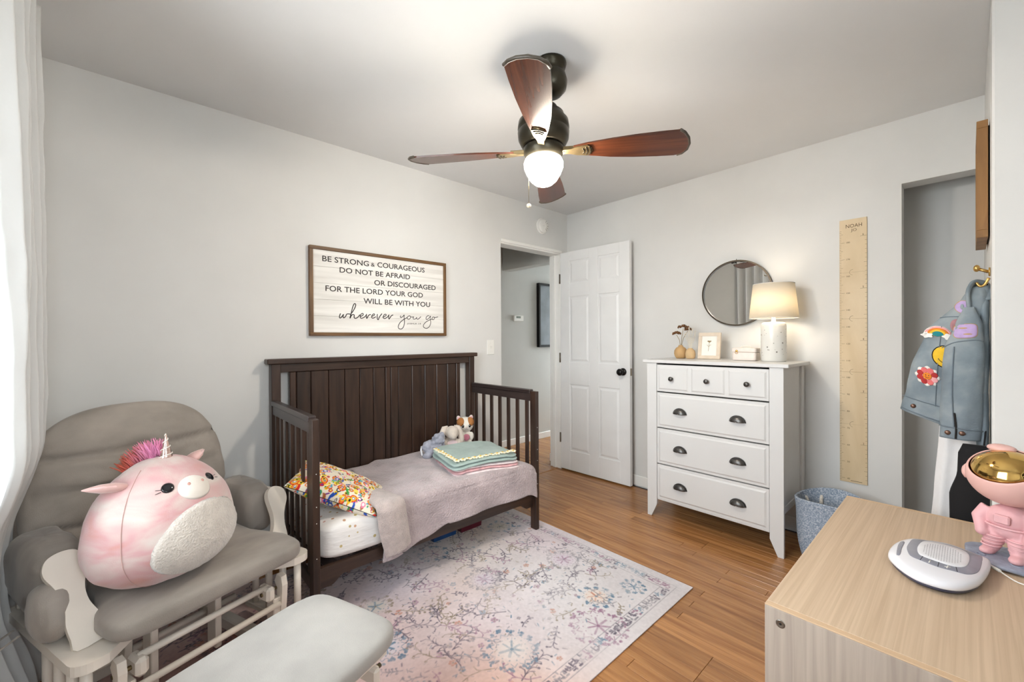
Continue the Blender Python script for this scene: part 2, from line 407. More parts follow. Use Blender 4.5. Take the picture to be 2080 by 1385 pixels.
# ---------------------------------------------------------------- ceiling fan
M['bronze'] = plain('dark_bronze', (58, 54, 44), 0.32, 0.10, 12, metal=0.75)
M['brass_dark'] = plain('antique_brass', (128, 112, 82), 0.32, 0.12, 20, metal=0.85)
M['blade'] = wood('mahogany_blade', (54, 25, 15), (94, 50, 30), 0.24, (1.6, 30, 30), 1.2, True, 0.5, 0.03, 0.06)
M['blade_trim'] = plain('blade_edge', (62, 54, 44), 0.4)
fan = thing('ceiling_fan', 'four-blade ceiling fan with mahogany blades, bronze motor and lit globe', 'ceiling fan', (-1.788, -1.367, 0))
MB().lathe([(0.001, H-0.0005), (0.066, H-0.0005), (0.068, H-0.010), (0.062, H-0.030), (0.052, H-0.038), (0.064, H-0.055), (0.072, H-0.085), (0.066, H-0.115), (0.044, H-0.140), (0.024, H-0.150), (0.001, H-0.151)], 32, TR((0.016, -0.030, 0))).build('canopy', M['bronze'], fan)
MB().cyl((0.014, -0.024, H-0.14), (0, 0, 2.20), 0.017, 14).build('downrod', M['bronze'], fan)
mot = MB().lathe([(0.001, 2.262), (0.030, 2.262), (0.040, 2.240), (0.060, 2.230), (0.063, 2.214), (0.088, 2.200), (0.092, 2.186), (0.108, 2.168), (0.112, 2.138), (0.107, 2.132), (0.107, 2.127), (0.112, 2.122), (0.109, 2.092), (0.096, 2.066), (0.084, 2.060), (0.001, 2.060)], 40).build('motor_housing', M['bronze'], fan)
MB().lathe([(0.001, 2.061), (0.084, 2.061), (0.087, 2.052), (0.085, 2.030), (0.074, 2.012), (0.068, 2.004), (0.001, 2.004)], 40).build('light_kit', M['bronze'], fan)
M['globe'] = glow('lit_globe', (255, 243, 226), 120.0)
MB().lathe([(0.060, 2.012), (0.078, 2.006), (0.085, 1.990), (0.084, 1.970), (0.074, 1.945), (0.058, 1.918), (0.038, 1.900), (0.018, 1.892), (0.001, 1.891)], 40).build('globe', M['globe'], fan)
def blade_outline():
    # narrow root, leading edge nearly straight, trailing edge bowed, rounded slanting tip
    up = [(0.135, 0.020), (0.20, 0.036), (0.30, 0.054), (0.40, 0.064), (0.50, 0.069), (0.575, 0.070), (0.605, 0.062), (0.622, 0.040), (0.624, 0.010), (0.612, -0.025), (0.592, -0.052), (0.570, -0.068)]
    lo = [(0.50, -0.066), (0.40, -0.060), (0.30, -0.050), (0.20, -0.036), (0.135, -0.022)]
    return up+lo
FAN_A = -52.1
for k in range(4):
    a = rad(FAN_A+90*k)
    T = Matrix.Translation((0, 0, 2.040)) @ Matrix.Rotation(rad(1.55), 4, 'Y') @ Matrix.Rotation(rad(-0.45), 4, 'X') @ Matrix.Rotation(a, 4, 'Z') @ Matrix.Rotation(rad(-13), 4, 'X') @ Matrix.Diagonal((0.962, 1.06, 1, 1))
    b = MB().prism(blade_outline(), -0.0035, 0.0035).build('blade', M['blade'], fan)
    b.matrix_local = T
    tip = [(0.570, -0.068), (0.592, -0.052), (0.612, -0.025), (0.624, 0.010), (0.622, 0.040), (0.605, 0.062), (0.585, 0.0695)]
    MB().tube([(p[0]*1.004, p[1]*1.02, 0) for p in tip], 0.0058, 8).build('edge_band', M['blade_trim'], b)
    MB().prism([(0.085, 0.012), (0.12, 0.014), (0.15, 0.024), (0.195, 0.030), (0.212, 0.018), (0.218, 0.0), (0.212, -0.018), (0.195, -0.030), (0.15, -0.024), (0.12, -0.014), (0.085, -0.012)], -0.0085, -0.0036).box(0.08, 0.15, -0.012, 0.012, -0.004, 0.012, 0.002).build('blade_iron', M['brass_dark'], b)
    for q in (0.180, 0.194, 0.208):
        w_ = 0.010+(q-0.17)*0.45
        MB().tube([(q-0.006, -w_, -0.0095), (q, -w_*0.5, -0.0095), (q+0.002, 0, -0.0095), (q, w_*0.5, -0.0095), (q-0.006, w_, -0.0095)], 0.0022, 6).build('iron_rib', M['bronze'], b)
MB().cyl((-0.056, 0.036, 2.03), (-0.056, 0.036, 1.812), 0.0011, 6).build('pull_chain', M['brass_dark'], fan)
MB().ball((-0.056, 0.036, 1.803), (0.010, 0.010, 0.009), 14, 8).build('pull_knob', plain('pull_knob_wood', (222, 208, 180), 0.3), fan)
MB().tube([(0.03, -0.078, 2.026+0.006*sin(t)) if 0 else (0.045+0.006*cos(t), -0.0745, 2.034+0.006*sin(t)) for t in seg(0, 2*pi*0.92, 12)], 0.0014, 6).build('chain_ring', M['brass_dark'], fan)

# ---------------------------------------------------------------- verse sign over the bed
sg = thing('wall_sign', 'white plank sign with a wood frame and printed verse above the bed', 'sign', (-1.8765, -0.001, 0))
SX0, SX1, SZ0, SZ1 = -2.3466+1.8765, -1.4064+1.8765, 1.2530, 1.7838
M['walnut'] = wood('walnut_frame', (84, 58, 32), (122, 88, 50), 0.5, (2, 24, 24), 1.5)
M['walnutv'] = wood('walnut_frame_upright', (84, 58, 32), (122, 88, 50), 0.5, (24, 24, 2), 1.5)
for (x0, x1, z0, z1, mm) in ((SX0, SX1, SZ1-0.020, SZ1, 'walnut'), (SX0, SX1, SZ0, SZ0+0.020, 'walnut'), (SX0, SX0+0.020, SZ0+0.0201, SZ1-0.0201, 'walnutv'), (SX1-0.020, SX1, SZ0+0.0201, SZ1-0.0201, 'walnutv')):
    MB().box(x0, x1, -0.030, 0.0, z0, z1, 0.0015).build('frame_rail', M[mm], sg)
M['shiplap'] = wood('whitewashed_board', (214, 211, 205), (236, 234, 229), 0.6, (2, 20, 26), 1.0, True, 0.3, 0.03, 0.015)
zb = seg(SZ0+0.02, SZ1-0.02, 6)
for i in range(5):
    MB().box(SX0+0.02, SX1-0.02, -0.020, -0.004, zb[i]+0.0004, zb[i+1]-0.0004, 0.0008).build('board', M['shiplap'], sg)
M['ink'] = plain('print_ink', (48, 42, 40), 0.7)
def sign_line(txt, x0, z0, x1, h):
    lt = MB(); me = text_mesh(txt, x1-x0, h, 0.0005, 0.012)
    me_into(lt, me, TR((x0+1.8765, -0.0199, z0), rx=pi/2)); lt.build('lettering', M['ink'], sg)
sign_line('BE STRONG', -2.273, 1.697, -1.987, 0.034); sign_line('&', -1.973, 1.699, -1.947, 0.024); sign_line('COURAGEOUS', -1.930, 1.699, -1.581, 0.034)
sign_line('DO NOT BE AFRAID', -2.172, 1.640, -1.695, 0.033); sign_line('OR DISCOURAGED', -1.952, 1.581, -1.491, 0.034)
sign_line('FOR THE LORD YOUR GOD', -2.256, 1.521, -1.596, 0.034); sign_line('WILL BE WITH YOU', -2.024, 1.458, -1.538, 0.035)
sign_line('JOSHUA 1:9', -1.721, 1.330, -1.614, 0.0125)
SCR = [[(-2.168,1.39),(-2.173,1.378),(-2.175,1.367),(-2.171,1.362),(-2.163,1.367),(-2.154,1.38),(-2.15,1.385),(-2.153,1.374),(-2.151,1.365),(-2.145,1.365),(-2.136,1.376),(-2.13,1.387),(-2.121,1.389),(-2.108,1.388)],
[(-2.108,1.363),(-2.105,1.384),(-2.1,1.405),(-2.094,1.43),(-2.086,1.449),(-2.08,1.455),(-2.074,1.45),(-2.076,1.437),(-2.085,1.418),(-2.097,1.399),(-2.104,1.39),(-2.109,1.371),(-2.111,1.362),(-2.105,1.374),(-2.097,1.384),(-2.088,1.386),(-2.084,1.381),(-2.085,1.37),(-2.08,1.363),(-2.071,1.364),(-2.06,1.371),(-2.052,1.381),(-2.047,1.386)],
[(-2.046,1.375),(-2.034,1.38),(-2.026,1.388),(-2.029,1.395),(-2.038,1.392),(-2.045,1.381),(-2.046,1.37),(-2.039,1.364),(-2.028,1.367),(-2.015,1.376),(-2.005,1.389)],
[(-2.004,1.393),(-2.006,1.381),(-2.004,1.364),(-1.999,1.371),(-1.992,1.383),(-1.984,1.389),(-1.976,1.39)],
[(-1.973,1.377),(-1.961,1.382),(-1.951,1.389),(-1.954,1.395),(-1.962,1.392),(-1.97,1.382),(-1.971,1.372),(-1.965,1.367),(-1.954,1.37),(-1.943,1.378)],
[(-1.932,1.395),(-1.934,1.38),(-1.932,1.362),(-1.926,1.359),(-1.921,1.371),(-1.912,1.385),(-1.901,1.398)],
[(-1.897,1.376),(-1.885,1.38),(-1.872,1.388),(-1.874,1.395),(-1.883,1.394),(-1.891,1.383),(-1.892,1.372),(-1.886,1.367),(-1.876,1.369),(-1.864,1.377),(-1.855,1.389)],
[(-1.852,1.394),(-1.854,1.381),(-1.852,1.365),(-1.844,1.374),(-1.836,1.386),(-1.822,1.393)],
[(-1.767,1.39),(-1.77,1.38),(-1.765,1.377),(-1.756,1.381),(-1.747,1.389),(-1.741,1.395),(-1.742,1.379),(-1.74,1.359),(-1.74,1.339),(-1.747,1.315),(-1.76,1.301),(-1.775,1.3),(-1.785,1.308),(-1.784,1.323),(-1.773,1.342),(-1.756,1.357),(-1.738,1.369),(-1.719,1.378)],
[(-1.708,1.389),(-1.717,1.382),(-1.718,1.373),(-1.71,1.367),(-1.698,1.372),(-1.693,1.383),(-1.698,1.39),(-1.708,1.389)],
[(-1.693,1.383),(-1.677,1.383),(-1.669,1.386),(-1.674,1.376),(-1.668,1.369),(-1.655,1.372),(-1.645,1.382),(-1.646,1.374),(-1.638,1.369),(-1.625,1.377),(-1.613,1.388)],
[(-1.546,1.396),(-1.558,1.396),(-1.569,1.386),(-1.572,1.374),(-1.566,1.369),(-1.554,1.375),(-1.542,1.387),(-1.535,1.396),(-1.538,1.375),(-1.534,1.354),(-1.538,1.333),(-1.55,1.315),(-1.568,1.307),(-1.586,1.311),(-1.594,1.321),(-1.588,1.337),(-1.57,1.353),(-1.544,1.366),(-1.519,1.374)],
[(-1.511,1.39),(-1.521,1.383),(-1.523,1.374),(-1.515,1.369),(-1.505,1.375),(-1.503,1.385),(-1.511,1.39),(-1.496,1.385),(-1.473,1.392)]]
def smooth_line(p, n=4):
    out = []
    for i in range(len(p)-1):
        p0 = p[max(i-1, 0)]; p1 = p[i]; p2 = p[i+1]; p3 = p[min(i+2, len(p)-1)]
        for k in range(n):
            t = k/n
            out.append(tuple(0.5*((2*b)+(-a+c)*t+(2*a-5*b+4*c-d_)*t*t+(-a+3*b-3*c+d_)*t**3) for a, b, c, d_ in zip(p0, p1, p2, p3)))
    return out+[tuple(p[-1])]
sc_ = MB()
for k, s_ in enumerate(SCR):
    sc_.tube([(x+1.8765, -0.0199, z) for x, z in smooth_line(s_)], 0.0030 if k < 8 else 0.0026, 6, flat=0.25 if 0 else 1.0)
for i, v in enumerate(sc_.v): sc_.v[i] = (v[0], -0.0200+(v[1]+0.0200)*0.2, v[2])
sc_.build('script_lettering', M['ink'], sg)

# ---------------------------------------------------------------- switch and smoke detector
s1 = thing('light_switch', 'white toggle light switch plate on the wall beside the doorway', 'light switch', (-0.967, -0.0005, 1.1625))
MB().box(-0.036, 0.036, -0.006, 0, -0.059, 0.059, 0.002).build('plate', M['white'], s1)
MB().box(-0.0055, 0.0055, -0.0065, -0.005, -0.012, 0.012).box(-0.004, 0.004, -0.016, -0.006, -0.002, 0.009, 0.001).build('toggle', plain('toggle_white', (225, 222, 214), 0.4), s1)
for z in (-0.033, 0.033): MB().lathe([(0.0005, 0.0), (0.003, 0.0), (0.0026, 0.0015), (0.0005, 0.0018)], 10, TR((0, -0.006, z), rx=pi/2)).build('screw', M['white'], s1)
s2 = thing('smoke_detector', 'round white smoke detector high on the wall over the doorway', 'smoke detector', (-0.362, -0.0005, 2.247))
MB().lathe([(0.001, 0), (0.070, 0), (0.070, 0.010), (0.066, 0.013), (0.001, 0.013)], 36, TR(rx=pi/2)).build('base', M['white'], s2)
MB().lathe([(0.060, 0.012), (0.062, 0.018), (0.058, 0.032), (0.050, 0.038), (0.030, 0.040), (0.001, 0.0405)], 36, TR(rx=pi/2)).build('cover', M['white'], s2)
for k in range(5):
    a = rad(-60+k*30); MB().box(0.030, 0.050, -0.0408, -0.036, -0.0022, 0.0022, 0.0008, T=TR(ry=-a)).build('vent_slot', plain('vent_grey', (170, 168, 162), 0.6) if k == 0 else bpy.data.materials['vent_grey'], s2)
MB().lathe([(0.001, 0.040), (0.010, 0.040), (0.010, 0.043), (0.001, 0.043)], 16, TR((-0.012, 0, -0.010), rx=pi/2)).build('test_button', M['white'], s2)

# ---------------------------------------------------------------- hallway: thermostat and framed picture
th = thing('thermostat', 'small white thermostat on the grey hallway wall', 'thermostat', (0.229, 0.9495, 1.468))
MB().box(-0.075, 0.075, -0.028, 0, -0.034, 0.034, 0.004).build('housing', M['white'], th)
MB().box(-0.045, 0.025, -0.0295, -0.027, 0.0, 0.024).build('display', plain('lcd_grey', (128, 134, 124), 0.3), th)
hp = thing('framed_picture', 'tall black-framed grey picture hanging in the hallway', 'picture', (0.83, 0.9495, 1.517))
for b in ((-0.28, 0.28, 0.365, 0.391), (-0.28, 0.28, -0.391, -0.365), (-0.28, -0.254, -0.3649, 0.3649), (0.254, 0.28, -0.3649, 0.3649)):
    MB().box(b[0], b[1], -0.045, 0, b[2], b[3], 0.002).build('frame_rail', M['black'], hp)
MB().box(-0.255, 0.255, -0.020, -0.008, -0.366, 0.366).build('print', plain('grey_print', (126, 132, 138), 0.25, 0.10, 5), hp)
# ---------------------------------------------------------------- toddler bed (converted crib)
M['espresso'] = wood('espresso_wood', (38, 26, 20), (64, 45, 35), 0.36, (26, 26, 2.2), 1.2, True, 0.5, 0.03, 0.05)
M['espresso_h'] = wood('espresso_wood_long', (44, 31, 25), (68, 50, 40), 0.34, (2.2, 26, 26), 1.2, True, 0.5, 0.03, 0.05)
M['espresso_d'] = wood('espresso_wood_deep', (44, 35, 34), (62, 51, 48), 0.30, (26, 2.2, 26), 1.2, True, 0.5, 0.03, 0.05)  # cooler grey puts the side rails' sheen into the wood colour
BX0, BX1 = -2.558, -1.186       # outer faces of the posts
bed = thing('toddler_bed', 'dark espresso toddler bed converted from a crib with plank headboard', 'bed', (-1.872, -0.4, 0))
def bp(name, *bx, b=0.002, m='espresso'):
    x0, x1, y0, y1, z0, z1 = bx
    return MB().box(x0+1.872, x1+1.872, y0+0.4, y1+0.4, z0, z1, b).build(name, M[m], bed)
# headboard
bp('headboard_cap', BX0-0.022, BX1+0.022, -0.088, -0.0145, 1.098, 1.126, b=0.004, m='espresso_h')
bp('headboard_top_rail', BX0+0.046, BX1-0.046, -0.066, -0.030, 1.052, 1.0975, m='espresso_h')
for x0 in (BX0, BX1-0.046): bp('headboard_post', x0, x0+0.046, -0.074, -0.020, 0.0, 1.0975)
edges = [-2.466, -2.430, -2.352, -2.253, -2.158, -2.067, -1.978, -1.898, -1.862, -1.808, -1.706, -1.607, -1.512, -1.420, -1.345, -1.307]
for i in range(len(edges)-1):
    e0, e1 = edges[i], edges[i+1]
    thin = (e1-e0) < 0.06
    bp('headboard_plank', e0+0.0015, e1-0.0015, -0.062 if thin else -0.058, -0.034, 0.20, 1.0518, b=0.004)
bp('headboard_bottom_rail', BX0+0.046, BX1-0.046, -0.066, -0.030, 0.150, 0.1995, m='espresso_h')
bp('headboard_backing', edges[0]+0.004, edges[-1]-0.004, -0.0335, -0.029, 0.201, 1.051)
# side guards with slats
for sx, xo in ((-1, BX0), (1, BX1-0.030)):
    bp('front_leg', xo, xo+0.030, -0.750, -0.700, 0.0066, 0.890)
    bp('guard_top_rail', xo+0.004, xo+0.026, -0.699, -0.0745, 0.826, 0.874, m='espresso_d')
    bp('guard_cap', xo-0.003, xo+0.033, -0.732 if 0 else -0.7, -0.0745, 0.8745, 0.900, b=0.004, m='espresso_d')
    bp('guard_bottom_rail', xo+0.004, xo+0.026, -0.699, -0.0745, 0.150, 0.205, m='espresso_d')
    for k in range(7):
        y = -0.685+0.028+k*0.0905
        bp('slat', xo+0.009, xo+0.021, y-0.014, y+0.014, 0.2045, 0.8265, b=0.0015)
    for z in (0.30, 0.45, 0.52, 0.66):
        MB().lathe([(0.0005, 0), (0.0022, 0), (0.002, 0.0006), (0.0005, 0.0008)], 8, TR((xo+0.015+1.872, -0.7505+0.4, z), rx=pi/2)).build('peg', M['white'], bed)
# front rail with a shallow arch, and the slatted deck
poly = [(BX0+0.031, 0.238), (BX1-0.031, 0.238), (BX1-0.031, 0.150)] + [(BX1-0.031-0.05-t*0.06, 0.150+0.034*(3*t*t-2*t**3)) for t in seg(0, 1, 6)] + [(BX0+0.031+0.05+t*0.06, 0.150+0.034*(3*t*t-2*t**3)) for t in seg(1, 0, 6)] + [(BX0+0.031, 0.150)]
MB().prism([(x+1.872, z) for x, z in poly], 0, 0.022, TR((0, -0.722+0.4+0.022, 0), rx=pi/2)).build('front_rail', M['espresso_h'], bed)
for k in range(9):
    x = BX0+0.09+k*0.15; bp('deck_slat', x-0.03, x+0.03, -0.698, -0.0665, 0.215, 0.232, m='espresso_d')

# ---------------------------------------------------------------- mattress with dotted sheet
def sheet_mat():
    m, p = base_mat('dotted_sheet', 0.85, 0.2); N, L = nt(m)
    tc = N.new('ShaderNodeTexCoord'); v = N.new('ShaderNodeTexVoronoi'); v.inputs['Scale'].default_value = 26; v.inputs['Randomness'].default_value = 0.55
    L.new(tc.outputs['Object'], v.inputs['Vector'])
    r = ramp(N, [(0.0, (255, 255, 255)), (0.17, (255, 255, 255)), (0.20, (0, 0, 0))]); L.new(v.outputs['Distance'], r.inputs['Fac'])
    cr = ramp(N, [(0.0, (190, 150, 120)), (0.33, (196, 158, 150)), (0.66, (190, 170, 120)), (1.0, (170, 160, 165))]); cr.color_ramp.interpolation = 'CONSTANT'
    sp = N.new('ShaderNodeSeparateColor'); L.new(v.outputs['Color'], sp.inputs[0]); L.new(sp.outputs[0], cr.inputs['Fac'])
    mx = N.new('ShaderNodeMix'); mx.data_type = 'RGBA'; mx.inputs[6].default_value = lin((232, 228, 224))
    L.new(r.outputs['Color'], mx.inputs[0]); L.new(cr.outputs['Color'], mx.inputs[7]); L.new(mx.outputs[2], p.inputs['Base Color'])
    n = N.new('ShaderNodeTexNoise'); n.inputs['Scale'].default_value = 14; n.inputs['Detail'].default_value = 3; mp = N.new('ShaderNodeMapping'); mp.inputs['Scale'].default_value = (0.5, 1, 2.2)
    L.new(tc.outputs['Object'], mp.inputs['Vector']); L.new(mp.outputs['Vector'], n.inputs['Vector'])
    b = N.new('ShaderNodeBump'); b.inputs['Strength'].default_value = 0.5; b.inputs['Distance'].default_value = 0.012; L.new(n.outputs['Fac'], b.inputs['Height']); L.new(b.outputs['Normal'], p.inputs['Normal'])
    return m
MT = 0.425; MX0, MX1, MY0, MY1 = -2.522, -1.224, -0.728, -0.072
def wr(x, y, z):
    k = 0.004*fbm(x*9, y*9, z*14)
    return (x, y-k*(1 if z < 0.06 else 0.2), z+k*0.5)
mat_ = tag(MB().grid(cushion(wr, (MX1-MX0)/2, (MY1-MY0)/2, (MT-0.236)/2, e=0.18, ez=0.32), 120, 36, wrapu=True).build('mattress', sheet_mat()), 'crib mattress in a white fitted sheet with small dots', 'mattress')
mat_.location = ((MX0+MX1)/2, (MY0+MY1)/2, (MT+0.236)/2)

# ---------------------------------------------------------------- plush throw blanket
M['fleece'] = plain('mauve_fleece', (178, 163, 164), 0.95, 0.09, 7, 1.0, 110, sheen=0.5, bdist=0.008)
def blanket_fn(u, v):
    # u along the bed, v from the headboard to the hanging hem
    x = -2.26+u*1.045
    xl = x + (0.02*sin(v*9) if u < 0.1 else 0)
    W = 0.66; s = v*(W+0.245)
    if s < W-0.03:
        y = -0.075-s; z = MT+0.012
        z += 0.030*max(0, fbm(x*3.2, y*3.2, 1.3))+0.010*max(-0.3, fbm(x*9, y*7, 2))
        z += 0.030*math.exp(-((x+1.62)/0.30)**2)*max(0, 1-s/0.62)*0.6
        z -= 0.035*max(0, (x+1.32)/0.10)**2 if x > -1.32 else 0
    else:
        t = (s-(W-0.03))/0.275; a = min(t/0.25, 1)*pi/2
        r = 0.030
        y = -0.075-(W-0.03)-r*sin(a)-0.004; z = MT+0.012-r*(1-cos(a))
        if t > 0.25:
            dr = (t-0.25)/0.75
            hem = 0.15+0.075*max(0, 1-(u/0.36))**1.0 + 0.006*sin(u*30) - 0.015*(1 if u > 0.9 else 0)
            if u > 0.36: hem = 0.15
            z -= dr*hem; y -= 0.008*fbm(x*6, z*6, 5)+0.012*dr*sin(u*17)+0.006+0.012*dr
        z -= 0.035*max(0, (x+1.32)/0.10)**2 if x > -1.32 else 0
    if u > 0.93: x -= 0.004
    return (xl, y, z)
bk = MB().grid(blanket_fn, 130, 110).build('throw_blanket', M['fleece'])
tag(bk, 'mauve plush throw blanket spread over the mattress', 'blanket'); mods(bk, ('SOLIDIFY', dict(thickness=0.012, offset=1.0)))
# folded-back corner hanging at the left end (part of the same blanket)
def fold_fn(u, v):
    w0 = -2.322+0.070*v; x = w0+u*(0.135-0.01*v)+0.008*sin(v*7)*(1-u)
    s = v*0.42
    if s < 0.16: y = -0.580-s; z = MT+0.034+0.010*sin(u*pi)
    else:
        t = s-0.16; a = min(t/0.06, 1)*pi/2
        y = -0.740-0.030*sin(a)-0.024*sin(u*pi)-0.012; z = MT+0.034-0.03*(1-cos(a))-max(0, t-0.06)*1.0+0.010*sin(u*pi)*(1-v)
        z += 0.03*(u-0.5)*v
    return (x, y, z)
fo = MB().grid(fold_fn, 26, 46).build('folded_corner', plain('sherpa_fleece', (190, 174, 168), 0.95, 0.06, 30, 1.0, 220, sheen=0.5, bdist=0.008), bk)
mods(fo, ('SOLIDIFY', dict(thickness=0.026, offset=0.0)), ('SUBSURF', dict(levels=1, render_levels=2)))

# ---------------------------------------------------------------- colourful pillow
def stamp_canvas(nx, ny, base): return np.ones((ny, nx, 3))*np.array(base)
def blot(A, cx, cy, r, c, ry=None, ring=0, ang=0.0):
    ny, nx, _ = A.shape; ry = ry or r; R = int(max(r, ry)+2)
    x0, x1, y0, y1 = int(max(cx-R, 0)), int(min(cx+R+1, nx)), int(max(cy-R, 0)), int(min(cy+R+1, ny))
    if x1 <= x0 or y1 <= y0: return
    X, Y = np.meshgrid(np.arange(x0, x1), np.arange(y0, y1)); dx = X-cx; dy = Y-cy
    if ang: dx, dy = dx*cos(ang)+dy*sin(ang), -dx*sin(ang)+dy*cos(ang)
    q = np.sqrt((dx/r)**2+(dy/ry)**2); mk = q < 1
    if ring: mk &= q > 1-ring
    A[y0:y1, x0:x1][mk] = c
def pillow_print(nx, ny):
    A = stamp_canvas(nx, ny, (226, 216, 196)); rg = random.Random(5)
    pal = [(196, 40, 34), (232, 190, 40), (34, 78, 170), (60, 150, 70), (110, 50, 130), (232, 120, 40), (40, 36, 40), (230, 130, 160), (70, 160, 190), (240, 214, 90), (160, 90, 50)]
    for k in range(520):
        cx, cy = rg.uniform(0, nx), rg.uniform(0, ny); c = rg.choice(pal); t = rg.random(); r = rg.uniform(2.0, 5.0)
        if t < 0.3:
            blot(A, cx, cy, r, c); blot(A, cx, cy, r*0.5, rg.choice(pal) if rg.random() < 0.5 else (240, 235, 225))
        elif t < 0.5: blot(A, cx, cy, r*1.3, c, r*0.45, 0, rg.uniform(0, 3))
        elif t < 0.66:
            for q, cc in ((1.5, pal[0]), (1.2, pal[5]), (0.9, pal[1]), (0.6, pal[2])): blot(A, cx, cy, r*q, cc)
            blot(A, cx, cy, r*0.35, (236, 228, 214))
        elif t < 0.8:
            blot(A, cx, cy, r*1.1, (240, 206, 60)); blot(A, cx-r*0.35, cy+r*0.25, 1.1, (30, 28, 28)); blot(A, cx+r*0.35, cy+r*0.25, 1.1, (30, 28, 28)); blot(A, cx, cy-r*0.4, r*0.45, (60, 40, 20), 1.2)
        else: blot(A, cx, cy, 1.6, c)
    return A
def set_print(o, A):
    """A: per-vertex sRGB 0-255 colours in mesh vertex order"""
    c = np.asarray(A, float).reshape(-1, 3)/255.0
    c = np.where(c <= 0.04045, c/12.92, ((c+0.055)/1.055)**2.4)
    at = o.data.color_attributes.new('print', 'FLOAT_COLOR', 'POINT')
    at.data.foreach_set('color', np.concatenate([c, np.ones((len(c), 1))], 1).ravel().astype(np.float32))
def pillow_fn(sx, sy, sz):
    def f(u, v, side):
        x = (u*2-1); y = (v*2-1)
        h = max(0, (1-abs(x)**2.6))**0.55*max(0, (1-abs(y)**2.6))**0.55
        px = x*sx*(1-0.06*(1-abs(y)**2)*abs(x)) ; py = y*sy*(1-0.06*(1-abs(x)**2)*abs(y))
        return (px+0.004*fbm(x*2, y*2, 3), py, side*(h*sz+0.0015)+0.010*fbm(x*1.6, y*1.6, side)*h)
    return f
pn, pm = 170, 130
pf = pillow_fn(0.215, 0.150, 0.060)
mb = MB().grid(lambda u, v: pf(u, v, 1), pn, pm).grid(lambda u, v: pf(u, v, -1), pn, pm)
pil = mb.build('pillow', vcol('print_fabric', 0.8, 0.15, 400, 0.1), fix=True)
A = pillow_print(pn, pm); set_print(pil, np.concatenate([A.reshape(-1, 3), A[::-1].reshape(-1, 3)]))
tag(pil, 'small pillow in a bright multicoloured doodle print leaning in the bed corner', 'pillow')
PIL_T = Matrix.Translation((-2.375, -0.540, 0.510)) @ Matrix.Rotation(rad(-30), 4, 'Z') @ Matrix.Rotation(rad(24), 4, 'Y') @ Matrix.Rotation(rad(6), 4, 'X')
pil.matrix_world = PIL_T

# ---------------------------------------------------------------- folded blankets on the bed
def folded(name, label, cat, mat, cx, cy, z0, sx, sy, th, rz, layers=2, seed=0):
    t = thing(name, label, cat, (cx, cy, z0), rz)
    for k in range(layers):
        h = th/layers
        def f(u, v, k=k):
            a = 2*pi*u; b = -pi/2+pi*v
            x = sup(cos(b), 0.35)*sup(cos(a), 0.22)*sx*(1-0.02*k); y = sup(cos(b), 0.35)*sup(sin(a), 0.22)*sy*(1-0.02*k)
            zz = sup(sin(b), 0.6)*h*0.5
            wv = 0.012*fbm(x*4+seed, y*4, 1)+0.004*fbm(x*14+seed, y*14, k+3)-0.016*(abs(x)/sx)**3-0.010*max(0, -y/sy)**3+0.012*max(0, y/sy)**2*(k+1)/layers
            dr = -0.020*max(0, (x/sx))**3*0 
            return (x+0.006*fbm(y*8, k+seed, 0), y+0.006*fbm(x*8, k+seed, 4), (k+0.5)*h+zz*(1.0)+wv)
        MB().grid(f, 64, 18, wrapu=True).build('fold', mat if not isinstance(mat, list) else mat[k % len(mat)], t)
    return t
M['pinkblk'] = plain('pink_cotton', (214, 168, 170), 0.9, 0.10, 30, 0.4, 200)
M['whiteblk'] = plain('white_rose_cotton', (226, 210, 210), 0.9, 0.08, 30, 0.4, 200)
FB = (-1.545, -0.505)
p_ = folded('folded_blanket', 'folded pink and white baby blankets under the sage one', 'blanket', [M['whiteblk'], M['pinkblk'], M['whiteblk']], FB[0]+0.026, FB[1]-0.022, MT+0.030, 0.225, 0.180, 0.042, rad(-12), 3, 3)
M['sage'] = plain('sage_knit', (160, 178, 172), 0.95, 0.05, 12, 0.6, 260, sheen=0.2)
sgb = folded('folded_blanket', 'folded sage green knit blanket with a daisy border', 'blanket', M['sage'], FB[0]+0.012, FB[1]-0.020, MT+0.073, 0.225, 0.178, 0.040, rad(-10), 2, 9)
M['petal'] = plain('petal_cream', (236, 228, 200), 0.8); M['pollen'] = plain('pollen_yellow', (220, 180, 70), 0.8)
pet = None
def daisy(parent, x, y, z, r=0.011):
    global pet
    if pet is None:
        mb = MB()
        for k in range(5):
            a = 2*pi*k/5; mb.ball((cos(a)*0.0085, sin(a)*0.0085, 0), (0.0062, 0.0062, 0.003), 8, 5)
        o = mb.build('daisy', M['petal'], parent); pet = o.data
        c = MB().ball((0, 0, 0.002), (0.005, 0.005, 0.003), 8, 5).build('daisy_centre', M['pollen'], o); daisy.c = c.data
    else:
        o = bpy.data.objects.new('daisy', pet); COL.objects.link(o); o.parent = parent
        c = bpy.data.objects.new('daisy_centre', daisy.c); COL.objects.link(c); c.parent = o
    o.location = (x, y, z); o.rotation_euler = (random.uniform(-.2, .2), random.uniform(-.2, .2), random.uniform(0, 2)); o.scale = (1.45, 1.45, 1.5)
for k in range(9): daisy(sgb, -0.192, -0.150+0.038*k, 0.037)
for k in range(10): daisy(sgb, -0.152+0.038*k, -0.150, 0.037)

